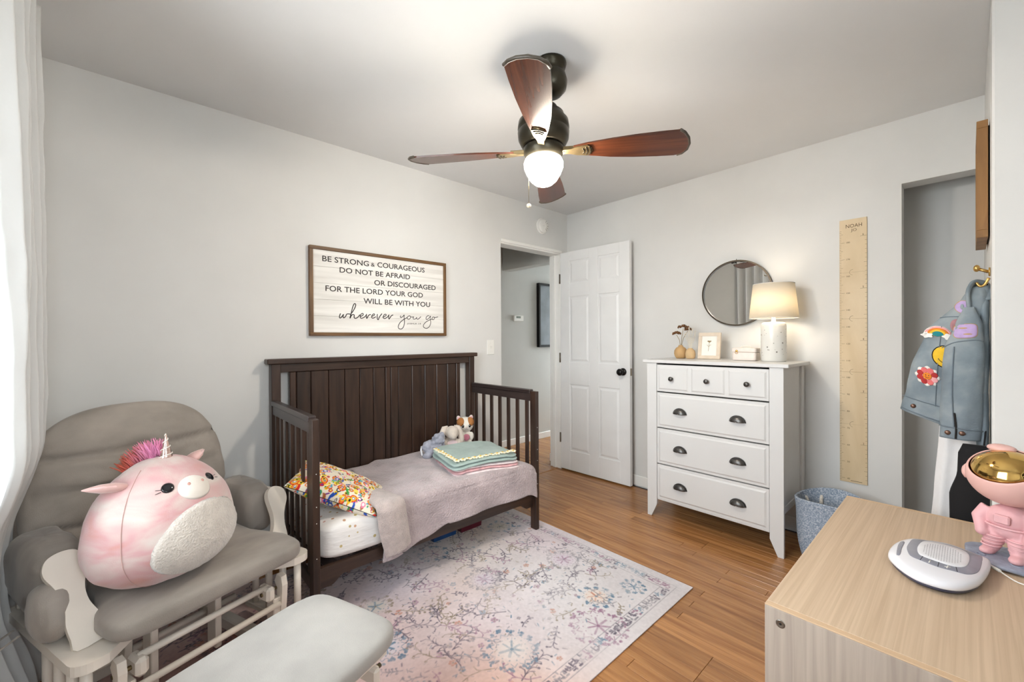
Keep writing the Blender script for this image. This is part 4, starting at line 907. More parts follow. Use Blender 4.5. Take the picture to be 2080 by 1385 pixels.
# ---------------------------------------------------------------- rug
RX0, RX1, RY0, RY1 = -3.235, -1.0936, -1.7016, -0.165
def rug_print(step):
    nx = int((RX1-RX0)/step)+1; ny = int((RY1-RY0)/step)+1
    X, Y = np.meshgrid(np.arange(nx), np.arange(ny)); rs = np.random.RandomState(11)
    def vnoise(cells, seed):
        r = np.random.RandomState(seed); cx = max(2, int(nx/cells)+2); cy = max(2, int(ny/cells)+2); g = r.rand(cy+1, cx+1)
        fx = X/cells; fy = Y/cells; ix = np.minimum(fx.astype(int), cx-1); iy = np.minimum(fy.astype(int), cy-1); tx = fx-ix; ty = fy-iy; tx = tx*tx*(3-2*tx); ty = ty*ty*(3-2*ty)
        return (g[iy, ix]*(1-tx)+g[iy, ix+1]*tx)*(1-ty)+(g[iy+1, ix]*(1-tx)+g[iy+1, ix+1]*tx)*ty
    A = np.ones((ny, nx, 3))*np.array((208, 202, 204.0))
    def wash(cx, cy, r, c, k):
        d = ((X*step+RX0-cx)**2+(Y*step+RY0-cy)**2)/r**2; w_ = (np.exp(-d)*k*(0.6+0.8*vnoise(60, int(cx*100) % 97)))[..., None]; np.copyto(A, A*(1-w_)+np.array(c)*w_)
    wash(-2.25, -1.55, 0.33, (222, 168, 142), 0.75); wash(-2.6, -1.05, 0.45, (208, 168, 164), 0.6); wash(-1.95, -0.85, 0.22, (226, 190, 160), 0.55); wash(-1.5, -0.45, 0.35, (216, 196, 172), 0.5)
    wash(-2.95, -0.6, 0.6, (190, 146, 138), 0.7); wash(-1.55, -1.25, 0.4, (210, 206, 206), 0.7); wash(-2.1, -0.7, 0.25, (196, 190, 206), 0.5); wash(-1.25, -0.8, 0.25, (212, 192, 200), 0.5); wash(-2.0, -1.2, 0.3, (214, 200, 206), 0.5)
    A += (vnoise(3, 4)[..., None]-0.5)*10+(vnoise(40, 8)[..., None]-0.5)*14
    ink = np.zeros((ny, nx)); inkc = np.zeros((ny, nx, 3))
    def line(pts, wd, c, k=1.0):
        for (x0, y0), (x1, y1) in zip(pts[:-1], pts[1:]):
            a0, b0 = (x0-RX0)/step, (y0-RY0)/step; a1, b1 = (x1-RX0)/step, (y1-RY0)/step; w_ = wd/step; R = w_+1.5
            i0, i1 = int(max(min(a0, a1)-R, 0)), int(min(max(a0, a1)+R+1, nx)); j0, j1 = int(max(min(b0, b1)-R, 0)), int(min(max(b0, b1)+R+1, ny))
            if i1 <= i0 or j1 <= j0: continue
            gx, gy = np.meshgrid(np.arange(i0, i1), np.arange(j0, j1)); dx, dy = a1-a0, b1-b0; L2 = dx*dx+dy*dy+1e-9
            t = np.clip(((gx-a0)*dx+(gy-b0)*dy)/L2, 0, 1); d = np.hypot(gx-a0-t*dx, gy-b0-t*dy); m_ = np.clip(w_+0.5-d, 0, 1)*k
            s = ink[j0:j1, i0:i1]; up = m_ > s; s[up] = m_[up]; inkc[j0:j1, i0:i1][up] = c
    def dot(x, y, r, c, k=1.0): line([(x, y), (x+1e-4, y)], r, c, k)
    INK = (70, 62, 78); BLU = (70, 104, 132); PLM = (134, 92, 118); OLV = (122, 108, 86); RST = (178, 108, 84); GRY = (120, 116, 124)
    def sprig(x, y, a, L, c, n=5, cur=0.8, bud=True):
        pts = [(x, y)]; aa = a
        for k in range(n):
            aa += cur/n; x += cos(aa)*L/n; y += sin(aa)*L/n; pts.append((x, y))
            for s in (-1, 1):
                if rs.rand() < 0.85:
                    b = aa+s*rs.uniform(0.6, 1.0); l = L*rs.uniform(0.16, 0.30); ex, ey = x+cos(b)*l, y+sin(b)*l
                    mx_, my_ = x+cos(b-s*0.4)*l*0.55, y+sin(b-s*0.4)*l*0.55
                    line([(x, y), (mx_, my_), (ex, ey)], 0.0019, c)
                    if bud and rs.rand() < 0.8: dot(ex, ey, rs.uniform(0.0035, 0.006), c)
        line(pts, 0.0022, c)
    def medal(x, y, r, c1, c2, pet=12, fill=None):
        if fill is not None:
            d = ((X*step+RX0-x)**2+(Y*step+RY0-y)**2)/(r*0.62)**2; w_ = (np.exp(-d**2)*0.75)[..., None]; np.copyto(A, A*(1-w_)+np.array(fill)*w_)
        for k in range(pet):
            a = 2*pi*k/pet+rs.uniform(-0.05, 0.05); rr = r*rs.uniform(0.82, 0.98)
            for q in range(7):
                b = a+rs.uniform(-0.16, 0.16); dot(x+cos(b)*rr*rs.uniform(0.88, 1.10), y+sin(b)*rr*rs.uniform(0.88, 1.10), rs.uniform(0.0035, 0.0075), c1, rs.uniform(0.75, 1))
            line([(x+cos(a-0.16)*r*0.66, y+sin(a-0.16)*r*0.66), (x+cos(a)*r*0.80, y+sin(a)*r*0.80), (x+cos(a+0.16)*r*0.66, y+sin(a+0.16)*r*0.66)], 0.0018, c1, rs.uniform(0.5, 0.9))
            if k % 2 == 0: line([(x+cos(a)*r*0.10, y+sin(a)*r*0.10), (x+cos(a)*r*rs.uniform(0.3, 0.46), y+sin(a)*r*0.4)], rs.uniform(0.003, 0.006), c2, rs.uniform(0.5, 0.9))
            dot(x+cos(a+0.2)*r*0.52, y+sin(a+0.2)*r*0.52, 0.003, c2, 0.7)
        dot(x, y, r*0.07, c1)
    def flower(x, y, r, c):
        for k in range(5):
            a = 2*pi*k/5+rs.rand(); dot(x+cos(a)*r*0.6, y+sin(a)*r*0.6, r*0.36, c, 0.75)
        dot(x, y, r*0.22, OLV)
    B_ = 0.13
    big = [(-2.02, -1.40, 0.115, BLU, BLU, (222, 214, 208)), (-2.42, -1.37, 0.10, BLU, RST, (226, 180, 160)), (-1.50, -1.42, 0.085, BLU, RST, (224, 206, 190)), (-1.66, -1.55, 0.125, PLM, PLM, None), (-1.80, -0.95, 0.095, GRY, PLM, (206, 198, 208)), (-1.36, -1.10, 0.10, GRY, PLM, (206, 194, 206)), (-1.35, -0.55, 0.085, BLU, OLV, (206, 198, 182)), (-2.38, -1.05, 0.095, BLU, BLU, (206, 204, 214)), (-2.30, -0.78, 0.085, OLV, BLU, (196, 190, 180)), (-1.85, -0.55, 0.09, BLU, PLM, None), (-2.75, -1.15, 0.11, BLU, RST, (204, 150, 140)), (-2.8, -0.6, 0.12, INK, RST, (170, 120, 116)), (-3.0, -1.4, 0.10, BLU, PLM, None), (-1.30, -1.50, 0.06, BLU, BLU, None), (-2.05, -0.35, 0.09, INK, PLM, None), (-2.45, -0.42, 0.08, OLV, PLM, None)]
    for b in big: medal(*b[:5], pet=14 if b[2] > 0.09 else 10, fill=b[5])
    for k in range(260):
        x, y = rs.uniform(RX0+B_, RX1-B_), rs.uniform(RY0+B_, RY1-B_)
        if any((x-b[0])**2+(y-b[1])**2 < (b[2]*0.98)**2 for b in big): continue
        sprig(x, y, rs.uniform(0, 6.28), rs.uniform(0.06, 0.15), [INK, INK, INK, GRY, PLM, OLV][rs.randint(6)], rs.randint(3, 6), rs.uniform(-1.4, 1.4))
    for k in range(170):
        x, y = rs.uniform(RX0+B_, RX1-B_), rs.uniform(RY0+B_, RY1-B_)
        if any((x-b[0])**2+(y-b[1])**2 < b[2]**2 for b in big): continue
        flower(x, y, rs.uniform(0.010, 0.020), [PLM, GRY, BLU, RST, INK][rs.randint(5)])
    for k in range(1300):
        x, y = rs.uniform(RX0+B_, RX1-B_), rs.uniform(RY0+B_, RY1-B_); a = rs.uniform(0, 6.28); l = rs.uniform(0.006, 0.02)
        line([(x, y), (x+cos(a)*l, y+sin(a)*l)], rs.uniform(0.0012, 0.003), [INK, GRY, OLV, BLU][rs.randint(4)], rs.uniform(0.5, 1))
    # border: two rules and a band of broken blocks
    for off, w_ in ((0.055, 0.0018), (0.112, 0.0018)):
        x0, x1, y0, y1 = RX0+off, RX1-off, RY0+off, RY1-off; line([(x0, y0), (x1, y0), (x1, y1), (x0, y1), (x0, y0)], w_, GRY, 0.8)
    def band(px, py, dx, dy, n):
        for k in range(n):
            x, y = px+dx*k, py+dy*k; c = [INK, GRY, BLU, INK, PLM][rs.randint(5)]; nx_, ny_ = (0, 1) if dx else (1, 0)
            for q in range(9):
                o = rs.uniform(-0.018, 0.018); s = rs.uniform(-0.014, 0.014); l = rs.uniform(0.004, 0.012); h = rs.rand() < 0.5
                ax, ay = x+(s if dx else o), y+(o if dx else s)
                line([(ax, ay), (ax+(l if h else 0), ay+(0 if h else l))], rs.uniform(0.0022, 0.0046), c, rs.uniform(0.6, 1))
    for yy in (RY0+0.083, RY1-0.083): band(RX0+0.09, yy, 0.028, 0, int((RX1-RX0-0.18)/0.028))
    for xx in (RX0+0.083, RX1-0.083): band(xx, RY0+0.09, 0, 0.028, int((RY1-RY0-0.18)/0.028))
    # distressed wear
    wear = np.clip(0.12+0.65*vnoise(4, 21)+0.65*vnoise(45, 22)-0.1, 0.2, 0.95); k = (ink*wear)[..., None]*0.9
    A[:] = A*(1-k)+inkc*k
    dk = (np.clip(vnoise(2, 31)-0.5, 0, 1)*8)[..., None]; A -= dk
    return np.clip(A, 0, 255), nx, ny
RA, rnx, rny = rug_print(0.0032)
def fast_grid(name, nx, ny, x0, x1, y0, y1, z):
    xs = np.linspace(x0, x1, nx); ys = np.linspace(y0, y1, ny); X, Y = np.meshgrid(xs, ys)
    co = np.stack([X, Y, np.full_like(X, z)], -1).reshape(-1, 3).astype(np.float32)
    i, j = np.meshgrid(np.arange(nx-1), np.arange(ny-1)); a = (j*nx+i).ravel()
    q = np.stack([a, a+1, a+1+nx, a+nx], 1).ravel().astype(np.int32); nf = len(a)
    me = bpy.data.meshes.new(name); me.vertices.add(len(co)); me.vertices.foreach_set('co', co.ravel())
    me.loops.add(nf*4); me.loops.foreach_set('vertex_index', q); me.polygons.add(nf)
    me.polygons.foreach_set('loop_start', np.arange(0, nf*4, 4, dtype=np.int32)); me.polygons.foreach_set('loop_total', np.full(nf, 4, dtype=np.int32)); me.update(calc_edges=True); me.validate()
    return me
rug = thing('area_rug', 'pale distressed floral rug spread under the bed and chair', 'rug', (0, 0, 0))
pile = link('pile', fast_grid('pile', rnx, rny, RX0, RX1, RY0, RY1, 0.0060), vcol('rug_print', 0.95, 0.35, 500, 0.15), rug); set_print(pile, RA)
MB().box(RX0, RX1, RY0, RY1, 0.0006, 0.0058, 0.001).build('backing', plain('rug_edge', (206, 192, 196), 0.9), rug)
# ---------------------------------------------------------------- white chest of drawers
M['chest'] = plain('chest_white', (219, 219, 218), 0.42, 0.008, 4)
M['pewter'] = plain('pewter', (96, 94, 92), 0.34, 0.12, 40, metal=0.9)
M['dark'] = plain('dark_gap', (26, 22, 20), 0.8)
FX, YL, YR, BKX = -0.4572, -1.0985, -1.9229, -0.016
ds = thing('chest_of_drawers', 'white four-drawer chest with pewter cup pulls against the right wall', 'dresser', (-0.24, -1.5107, 0))
def dp(name, x0, x1, y0, y1, z0, z1, b=0.002, m='chest', par=None):
    return MB().box(x0+0.24, x1+0.24, y0+1.5107, y1+1.5107, z0, z1, b).build(name, M[m], par or ds)
dp('top', FX-0.012, BKX, YR-0.028, YL+0.028, 1.0585, 1.0798, 0.003)
LW = 0.0695
for s, yo in ((1, YL), (-1, YR)):
    yi = yo-LW*s
    poly = [(yo+1.5107, 0), (yo-0.0295*s+1.5107, 0), (yi+1.5107, 0.090), (yi+1.5107, 1.058), (yo+1.5107, 1.058)]
    if s < 0: poly = poly[::-1]
    MB().prism(poly, 0, 0.020, TR((FX+0.24, 0, 0)) @ Matrix(((0, 0, 1, 0), (1, 0, 0, 0), (0, 1, 0, 0), (0, 0, 0, 1)))).build('front_leg', M['chest'], ds)
    pb = [(FX+0.0205+0.24, 0.245), (-0.075+0.24, 0.245), (-0.075+0.24, 1.058), (FX+0.0205+0.24, 1.058)]
    ys = yo-0.012*s
    MB().box(FX+0.0205+0.24, -0.078+0.24, min(ys, ys-0.014*s)+1.5107, max(ys, ys-0.014*s)+1.5107, 0.235, 1.058).build('side_panel', M['chest'], ds)
    dp('back_leg', -0.0775, BKX-0.002, min(yo, yo-0.02*s), max(yo, yo-0.02*s), 0.0, 1.058)
    dp('side_rail', FX+0.021, -0.078, min(yo-0.005*s, yo-0.012*s), max(yo-0.005*s, yo-0.012*s), 0.235, 0.275)
dp('back_panel', -0.03, BKX-0.003, YR+0.022, YL-0.022, 0.10, 1.058, 0)
dp('carcass', FX+0.030, -0.0305, YR+LW*0.4, YL-LW*0.4, 0.24, 1.0445, 0, 'dark')  # coloured dark to put shade into the gaps between the drawers
y0, y1 = YR+LW+0.002, YL-LW-0.002
dz = [(0.866, 1.0475), (0.621, 0.857), (0.374, 0.613), (0.132, 0.366)]
def frustum(mb, xb, xt, y0, y1, z0, z1, q):
    vs = [(xb, y0, z0), (xb, y1, z0), (xb, y1, z1), (xb, y0, z1), (xt, y0+q, z0+q), (xt, y1-q, z0+q), (xt, y1-q, z1-q), (xt, y0+q, z1-q)]
    return mb.add([(v[0]+0.24, v[1]+1.5107, v[2]) for v in vs], [(3, 2, 1, 0), (4, 5, 6, 7), (0, 1, 5, 4), (1, 2, 6, 5), (2, 3, 7, 6), (3, 0, 4, 7)])
cup = None
for i, (z0, z1) in enumerate(dz):
    dr = dp('drawer', FX+0.002, FX+0.0295, y0, y1, z0, z1, 0.0015)
    cols_ = [(y0+0.014, y1-0.014)] if i else [(y1-0.226*k-0.218-0.0, y1-0.226*k-0.012) for k in range(3)]
    for (a, b) in cols_:
        frustum(MB(), FX+0.0022, FX-0.0035, a, b, z0+0.014, z1-0.014, 0.010).build('raised_field', M['chest'], dr)
    if i == 0:
        for yk in (-1.280, -1.511, -1.742):
            MB().lathe([(0.001, 0), (0.010, 0), (0.007, 0.006), (0.007, 0.014), (0.014, 0.018), (0.0155, 0.023), (0.012, 0.028), (0.001, 0.029)], 18, TR((FX-0.0033+0.24, yk+1.5107, 0.956), ry=-pi/2)).build('knob', M['pewter'], dr)
    else:
        zk = (0.740, 0.491, 0.245)[i-1]
        for yk in (-1.334, -1.687):
            mb = MB()
            def cupf(u, v):
                a = pi*u; ph = v*pi/2
                w = 0.040*cos(ph)**0.7 if v < 1 else 0.0
                return (-(0.004+0.024*sin(ph)**0.8)*1.0, 0.0415*cos(a)*(cos(ph*0.94)), -0.013+0.034*sin(a)*(cos(ph*0.94))+0.004)
            mb.grid(cupf, 18, 9)
            mb.tube([(-0.002, 0.0445*cos(a), -0.010+0.038*sin(a)) for a in seg(0, pi, 16)], 0.0022, 6)
            o = mb.build('cup_pull', M['pewter'], dr); o.location = (FX-0.0030+0.24, yk+1.5107, zk-0.004)
            mods(o, ('SOLIDIFY', dict(thickness=0.0015, offset=0)))
dp('bottom_rail', FX+0.004, FX+0.024, y0, y1, 0.122, 0.1315)

# ---------------------------------------------------------------- table lamp
TZ = 1.0802
lp = thing('table_lamp', 'lit table lamp with white star-dotted ceramic base and fabric shade', 'lamp', (-0.175, -1.797, TZ))
M['ceramic'] = plain('white_ceramic', (236, 234, 228), 0.22, 0.01)
lb = MB().lathe([(0.001, 0), (0.064, 0), (0.068, 0.005), (0.0685, 0.215), (0.066, 0.232), (0.056, 0.241), (0.018, 0.244), (0.001, 0.244)], 48).build('base', M['ceramic'], lp)
rg = random.Random(2); M['starhole'] = plain('star_cutout', (120, 112, 100), 0.7)
for k in range(46):
    a, z = rg.uniform(0, 2*pi), rg.uniform(0.03, 0.215); r = rg.choice([0.002, 0.0028, 0.0036, 0.006])
    pts = []
    for q in range(10 if r > 0.004 else 8):
        n_ = 10 if r > 0.004 else 8; rr = r*(1.0 if q % 2 == 0 else 0.5); pts.append((rr*cos(2*pi*q/n_), rr*sin(2*pi*q/n_)))
    MB().prism(pts, 0.0, 0.0004, TR((0.0685*cos(a), 0.0685*sin(a), z), rx=pi/2, rz=a+pi/2)).build('star', M['starhole'], lb)
MB().lathe([(0.001, 0.243), (0.013, 0.243), (0.011, 0.26), (0.011, 0.285), (0.014, 0.288), (0.014, 0.315), (0.001, 0.316)], 20).build('neck', M['ceramic'], lp)
def shade_mat():
    m = bpy.data.materials.new('linen_shade'); m.use_nodes = True; N, L = nt(m); p = N['Principled BSDF']; p.inputs['Base Color'].default_value = lin((240, 234, 222)); p.inputs['Roughness'].default_value = 0.9; p.inputs['Specular IOR Level'].default_value = 0.1
    tr = N.new('ShaderNodeBsdfTranslucent'); tr.inputs[0].default_value = lin((246, 236, 214)); mx = N.new('ShaderNodeMixShader'); mx.inputs[0].default_value = 0.36
    L.new(p.outputs[0], mx.inputs[1]); L.new(tr.outputs[0], mx.inputs[2]); L.new(mx.outputs[0], N['Material Output'].inputs[0])
    tc = N.new('ShaderNodeTexCoord'); n = N.new('ShaderNodeTexNoise'); n.inputs['Scale'].default_value = 120; L.new(tc.outputs['Object'], n.inputs['Vector']); b = N.new('ShaderNodeBump'); b.inputs['Strength'].default_value = 0.1; L.new(n.outputs['Fac'], b.inputs['Height']); L.new(b.outputs['Normal'], p.inputs['Normal'])
    return m
sh = MB().lathe([(0.133, 0.268), (0.111, 0.478)], 64, caps=False).build('shade', shade_mat(), lp); mods(sh, ('SOLIDIFY', dict(thickness=0.0012)))
for r, z in ((0.133, 0.268), (0.111, 0.478)): MB().tube([(r*cos(t), r*sin(t), z) for t in seg(0, 2*pi, 65)[:-1]], 0.0018, 6, closed=True).build('shade_ring', M['ceramic'], sh)
MB().tube([(-0.111, 0, 0.470), (0, 0, 0.462), (0.111, 0, 0.470)], 0.0015, 6).tube([(0, -0.111, 0.470), (0, 0, 0.462), (0, 0.111, 0.470)], 0.0015, 6).build('harp', M['pewter'], lp)
M['bulb'] = glow('lit_bulb', (255, 230, 190), 6.0)
MB().lathe([(0.012, 0.316), (0.014, 0.33), (0.028, 0.36), (0.030, 0.38), (0.022, 0.40), (0.001, 0.408)], 20).build('bulb', M['bulb'], lp)
l2 = bpy.data.lights.new('lamp_bulb', 'POINT'); l2.energy = 3.6; l2.color = (1.0, 0.88, 0.72); l2.shadow_soft_size = 0.05
lo2 = bpy.data.objects.new('lamp_bulb', l2); COL.objects.link(lo2); lo2.location = (0, 0, 0.345); lo2.parent = lp

# ---------------------------------------------------------------- round wall mirror
mi = thing('wall_mirror', 'round wall mirror in a thin dark metal frame above the chest', 'mirror', (-0.0065, -1.5255, 1.537), rad(1.3))
MB().lathe([(0.2175, 0.0), (0.227, 0.0), (0.227, 0.024), (0.2175, 0.024)], 72, TR(ry=-pi/2), caps=False).rings([[(0, 0, 0)]*3]*2, False).build('frame', plain('mirror_frame', (64, 56, 46), 0.35, 0.08, 20, metal=0.8), mi) if 0 else None
mb = MB(); n_ = 80
mb.rings([[(-d_, r_*cos(2*pi*i/n_), r_*sin(2*pi*i/n_)) for i in range(n_)] for r_, d_ in ((0.2175, 0.0), (0.227, 0.0), (0.227, 0.024), (0.2175, 0.024))], False, None, False, True)
mb.build('frame', plain('mirror_frame', (64, 56, 46), 0.35, 0.08, 20, metal=0.8), mi)
mg, p = base_mat('silvered_glass', 0.01, 0.5, 1.0); p.inputs['Base Color'].default_value = (0.86, 0.87, 0.86, 1)
MB().rings([[(-d_, 0.2174*cos(2*pi*i/n_), 0.2174*sin(2*pi*i/n_)) for i in range(n_)] for d_ in (0.002, 0.012)], True, None, False).build('glass', mg, mi)
MB().cyl((-0.004, 0, 0.2272), (-0.004, 0, 0.236), 0.002, 8).build('hanger', M['black'], mi)
for yy in (0.20,): MB().ball((-0.026, -yy*0.9, 0.10), 0.004, 8, 6).build('frame_stud', M['brass_dark'], mi)

# ---------------------------------------------------------------- vases with dried stems
M['tan'] = plain('tan_matte', (196, 158, 108), 0.7, 0.05, 20); M['wheat'] = plain('wheat_matte', (212, 180, 136), 0.7, 0.05, 20)
v1 = tag(MB().lathe([(0.001, 0), (0.028, 0), (0.038, 0.010), (0.0455, 0.034), (0.044, 0.056), (0.032, 0.076), (0.017, 0.085), (0.014, 0.092), (0.0155, 0.096), (0.011, 0.096), (0.010, 0.084), (0.001, 0.08)], 32).build('bud_vase', M['tan']), 'round tan bud vase holding brown dried flowers', 'vase'); v1.location = (-0.165, -1.200, TZ)
v2 = tag(MB().lathe([(0.001, 0), (0.024, 0), (0.031, 0.008), (0.034, 0.032), (0.030, 0.058), (0.017, 0.070), (0.013, 0.075), (0.009, 0.075), (0.009, 0.066), (0.001, 0.062)], 32).build('bud_vase', M['wheat']), 'small pale wooden bud vase holding white dried grass', 'vase'); v2.location = (-0.185, -1.280, TZ)
df = thing('dried_flowers', 'brown dried yarrow stems in the round tan vase', 'dried flowers', (-0.165, -1.200, TZ+0.083))
M['umber'] = plain('dried_umber', (112, 76, 46), 0.95, 0.25, 60, 0.5, 200); M['stem'] = plain('dried_stem', (150, 128, 84), 0.9)
rg = random.Random(4)
for (ty, tz, r) in ((0.030, 0.088, 0.030), (-0.020, 0.135, 0.036), (-0.055, 0.118, 0.024)):
    st = MB().tube([(0, 0.002*(1 if ty > 0 else -1), -0.004), (0.004, ty*0.35, tz*0.55), (0.0, ty, tz)], 0.0016, 6).build('stem', M['stem'], df)
    mb = MB()
    for k in range(60):
        a = rg.uniform(0, 2*pi); q = r*sqrt(rg.random()); mb.ball((q*cos(a), ty+q*sin(a), tz+0.006+0.012*(1-(q/r)**2)+rg.uniform(-0.004, 0.006)), rg.uniform(0.0035, 0.006), 7, 5)
    mb.build('flower_head', M['umber'], df, kind='stuff')
dg = thing('dried_grass', 'white dried grass sprigs in the small wooden vase', 'dried flowers', (-0.185, -1.280, TZ+0.066)); M['bleach'] = plain('bleached_grass', (232, 224, 208), 0.9)
for k in range(9):
    s_ = (k-4)/4; ty = -s_*0.042; pts = [(0, -s_*0.004, -0.002), (rg.uniform(-0.01, 0.01), ty*0.5, 0.06), (rg.uniform(-0.015, 0.015), ty, 0.11+0.04*(1-abs(s_))+rg.uniform(-0.01, 0.02))]
    sp_ = smooth_line(pts, 5); o = MB().tube(sp_, 0.0012, 5).build('sprig', M['bleach'], dg)
    mb = MB()
    for q in range(26):
        t = rg.randint(4, len(sp_)-1); b_ = Vector(sp_[t]); d_ = Vector((rg.uniform(-1, 1), rg.uniform(-1, 1), rg.uniform(0.6, 1.4))).normalized(); mb.tube([tuple(b_), tuple(b_+d_*rg.uniform(0.006, 0.013))], 0.0007, 4)
    mb.build('bristles', M['bleach'], o, kind='stuff')

# ---------------------------------------------------------------- small framed print and jewellery box
pf_ = thing('photo_frame', 'small beige photo frame with a pressed flower leaning on the chest top', 'photo frame', (-0.175, -1.403, TZ+0.001)); pf_.rotation_euler = (0, rad(9), rad(4))
M['beige'] = plain('beige_frame', (214, 198, 178), 0.5, 0.04, 20)
for (a, b, c, d_) in ((-0.073, 0.073, 0, 0.024), (-0.073, 0.073, 0.160, 0.184), (-0.073, -0.049, 0.0241, 0.1599), (0.049, 0.073, 0.0241, 0.1599)):
    MB().box(-0.008, 0.008, a, b, c, d_, 0.0015).build('frame_rail', M['beige'], pf_)
MB().box(-0.004, 0.004, -0.049, 0.049, 0.024, 0.160).build('print', plain('print_paper', (238, 234, 226), 0.5, 0.01), pf_)
fl_ = MB().tube([(-0.0045, 0.004, 0.055), (-0.0045, 0.001, 0.09), (-0.0045, 0.0, 0.12)], 0.0011, 5).tube([(-0.0045, 0.002, 0.085), (-0.0045, 0.016, 0.10)], 0.001, 5).tube([(-0.0045, 0.002, 0.088), (-0.0045, -0.012, 0.10)], 0.001, 5)
fl_.build('pressed_stem', M['stem'], pf_)
mb = MB()
for k in range(22):
    a = rg.uniform(0, pi); q = rg.uniform(0, 0.014); mb.ball((-0.0045, q*cos(a), 0.118+q*sin(a)*0.8), (0.001, 0.0028, 0.0028), 6, 4)
mb.build('pressed_flower', plain('pressed_olive', (140, 116, 66), 0.9), pf_, kind='stuff')
jb = thing('jewellery_box', 'small pale pink jewellery box with a gold clasp beside the lamp', 'box', (-0.165, -1.637, TZ)); M['blush'] = plain('blush_leather', (236, 224, 216), 0.45, 0.02, 30)
MB().grid(cushion(None, 0.050, 0.071, 0.0265, e=0.25, ez=0.12), 56, 14, wrapu=True, T=TR((0, 0, 0.0275))).build('body', M['blush'], jb)
ld_ = MB().grid(cushion(None, 0.0515, 0.0725, 0.014, e=0.25, ez=0.22), 56, 14, wrapu=True, T=TR((0, 0, 0.0675))).build('lid', M['blush'], jb)
MB().tube([(0, -0.030, 0.080), (0, -0.028, 0.089), (0, -0.015, 0.092), (0, 0.015, 0.092), (0, 0.028, 0.089), (0, 0.030, 0.080)], 0.003, 8).build('handle', M['blush'], ld_)
M['gold'] = plain('polished_gold', (214, 172, 92), 0.2, 0.05, metal=1.0)
MB().ball((-0.0525, 0.040, 0.062), (0.003, 0.007, 0.007), 12, 8).tube([(-0.0535, 0.040+0.008*sin(t), 0.052+0.009*cos(t)) for t in seg(0, 2*pi, 14)[:-1]], 0.0014, 6, closed=True).build('clasp', M['gold'], jb)

# ---------------------------------------------------------------- growth chart ruler
ru = thing('growth_chart', 'tall plywood growth chart ruler hung on the right wall', 'growth chart', (-0.0005, -2.1591, 0.3757))
M['ply'] = wood('birch_ply', (208, 184, 146), (224, 203, 168), 0.45, (10, 6, 1.6), 1.3, False, 0.4, 0.02)
RH = 1.5401; jt = [0, 0.325, 0.63, 0.935, 1.24, RH] if 0 else [0, 0.342, 0.648, 0.96, 1.23, RH]
for a, b in zip(jt[:-1], jt[1:]): MB().box(-0.0085, 0, -0.0627, 0.0627, a+0.0002, b-0.0002, 0.0006).build('board', M['ply'], ru)
tk = MB(); nb = MB()
M['burn'] = plain('engraving', (92, 70, 46), 0.8)
for cm in range(39, 189):
    z = 0.397+(cm-40)*0.00989+0.0+0.0-0.3757
    if z < 0.004 or z > RH-0.06: continue
    l = 0.024 if cm % 10 == 0 else (0.016 if cm % 5 == 0 else 0.009)
    tk.box(-0.0089, -0.0084, 0.0625-l, 0.0625, z-0.0006, z+0.0006)
for inch in range(16, 73):
    z = 0.397+(inch*2.54-40)*0.00989-0.3757
    if z < 0.004 or z > RH-0.05: continue
    l = 0.030 if inch % 12 == 0 else (0.014 if inch % 6 == 0 else 0.008)
    tk.box(-0.0089, -0.0084, -0.0625, -0.0625+l, z-0.0006, z+0.0006)
tk.build('tick_marks', M['burn'], ru, kind='stuff')
def on_ruler(txt, yc, z, h, w=None):
    me = text_mesh(txt, w, h, 0.0005); x_ = max(v.co.x for v in me.vertices); mb = MB()
    me_into(mb, me, Matrix(((0, 0, -1, -0.0084), (-1, 0, 0, yc+x_/2), (0, 1, 0, z), (0, 0, 0, 1))))
    mb.build('numeral' if txt.isdigit() else 'lettering', M['burn'], ru)
for n_ in range(40, 190, 10): on_ruler(str(n_), 0.022, 0.397+(n_-40)*0.00989-0.3757-0.0045, 0.009)
for ft in (2, 3, 4, 5, 6): on_ruler(str(ft), -0.046, 0.397+(ft*12*2.54-40)*0.00989-0.3757+0.003, 0.011) if 0.397+(ft*12*2.54-40)*0.00989-0.3757 < RH-0.03 else None
on_ruler('NOAH', -0.004, 1.490, 0.021, 0.074); on_ruler('JO', -0.004, 1.463, 0.020, 0.026)
for z in jt[1:-1]:
    MB().tube([(-0.0086, 0.0+0.016*cos(t), z+0.016*sin(t)) for t in seg(-1.4, 1.6, 12)], 0.0006, 5).build('joint_line', M['burn'], ru)
MB().box(-0.0089, -0.0084, -0.040, 0.012, 0.010, 0.0125).build('maker_line', M['burn'], ru)
# ---------------------------------------------------------------- rope basket
bs = thing('rope_basket', 'blue-grey coiled rope basket with cord handles beside the chest', 'basket', (-0.345, -2.118, 0.0008))
def rope_mat():
    m, p = base_mat('rope_blue', 0.95, 0.2); N, L = nt(m); tc = N.new('ShaderNodeTexCoord'); n = N.new('ShaderNodeTexNoise'); n.inputs['Scale'].default_value = 130; n.inputs['Detail'].default_value = 2; L.new(tc.outputs['Object'], n.inputs['Vector'])
    r = ramp(N, [(0.35, (128, 142, 160)), (0.5, (160, 171, 186)), (0.68, (204, 208, 214))]); L.new(n.outputs['Fac'], r.inputs['Fac']); L.new(r.outputs['Color'], p.inputs['Base Color']); b = N.new('ShaderNodeBump'); b.inputs['Strength'].default_value = 0.4; b.inputs['Distance'].default_value = 0.003; L.new(n.outputs['Fac'], b.inputs['Height']); L.new(b.outputs['Normal'], p.inputs['Normal']); return m
M['rope'] = rope_mat()
bn, bh = 40, 0.352
def bprof(z): t = z/bh; return 0.122+0.052*t**0.8+0.008*sin(t*5)
mb = MB(); rs = []
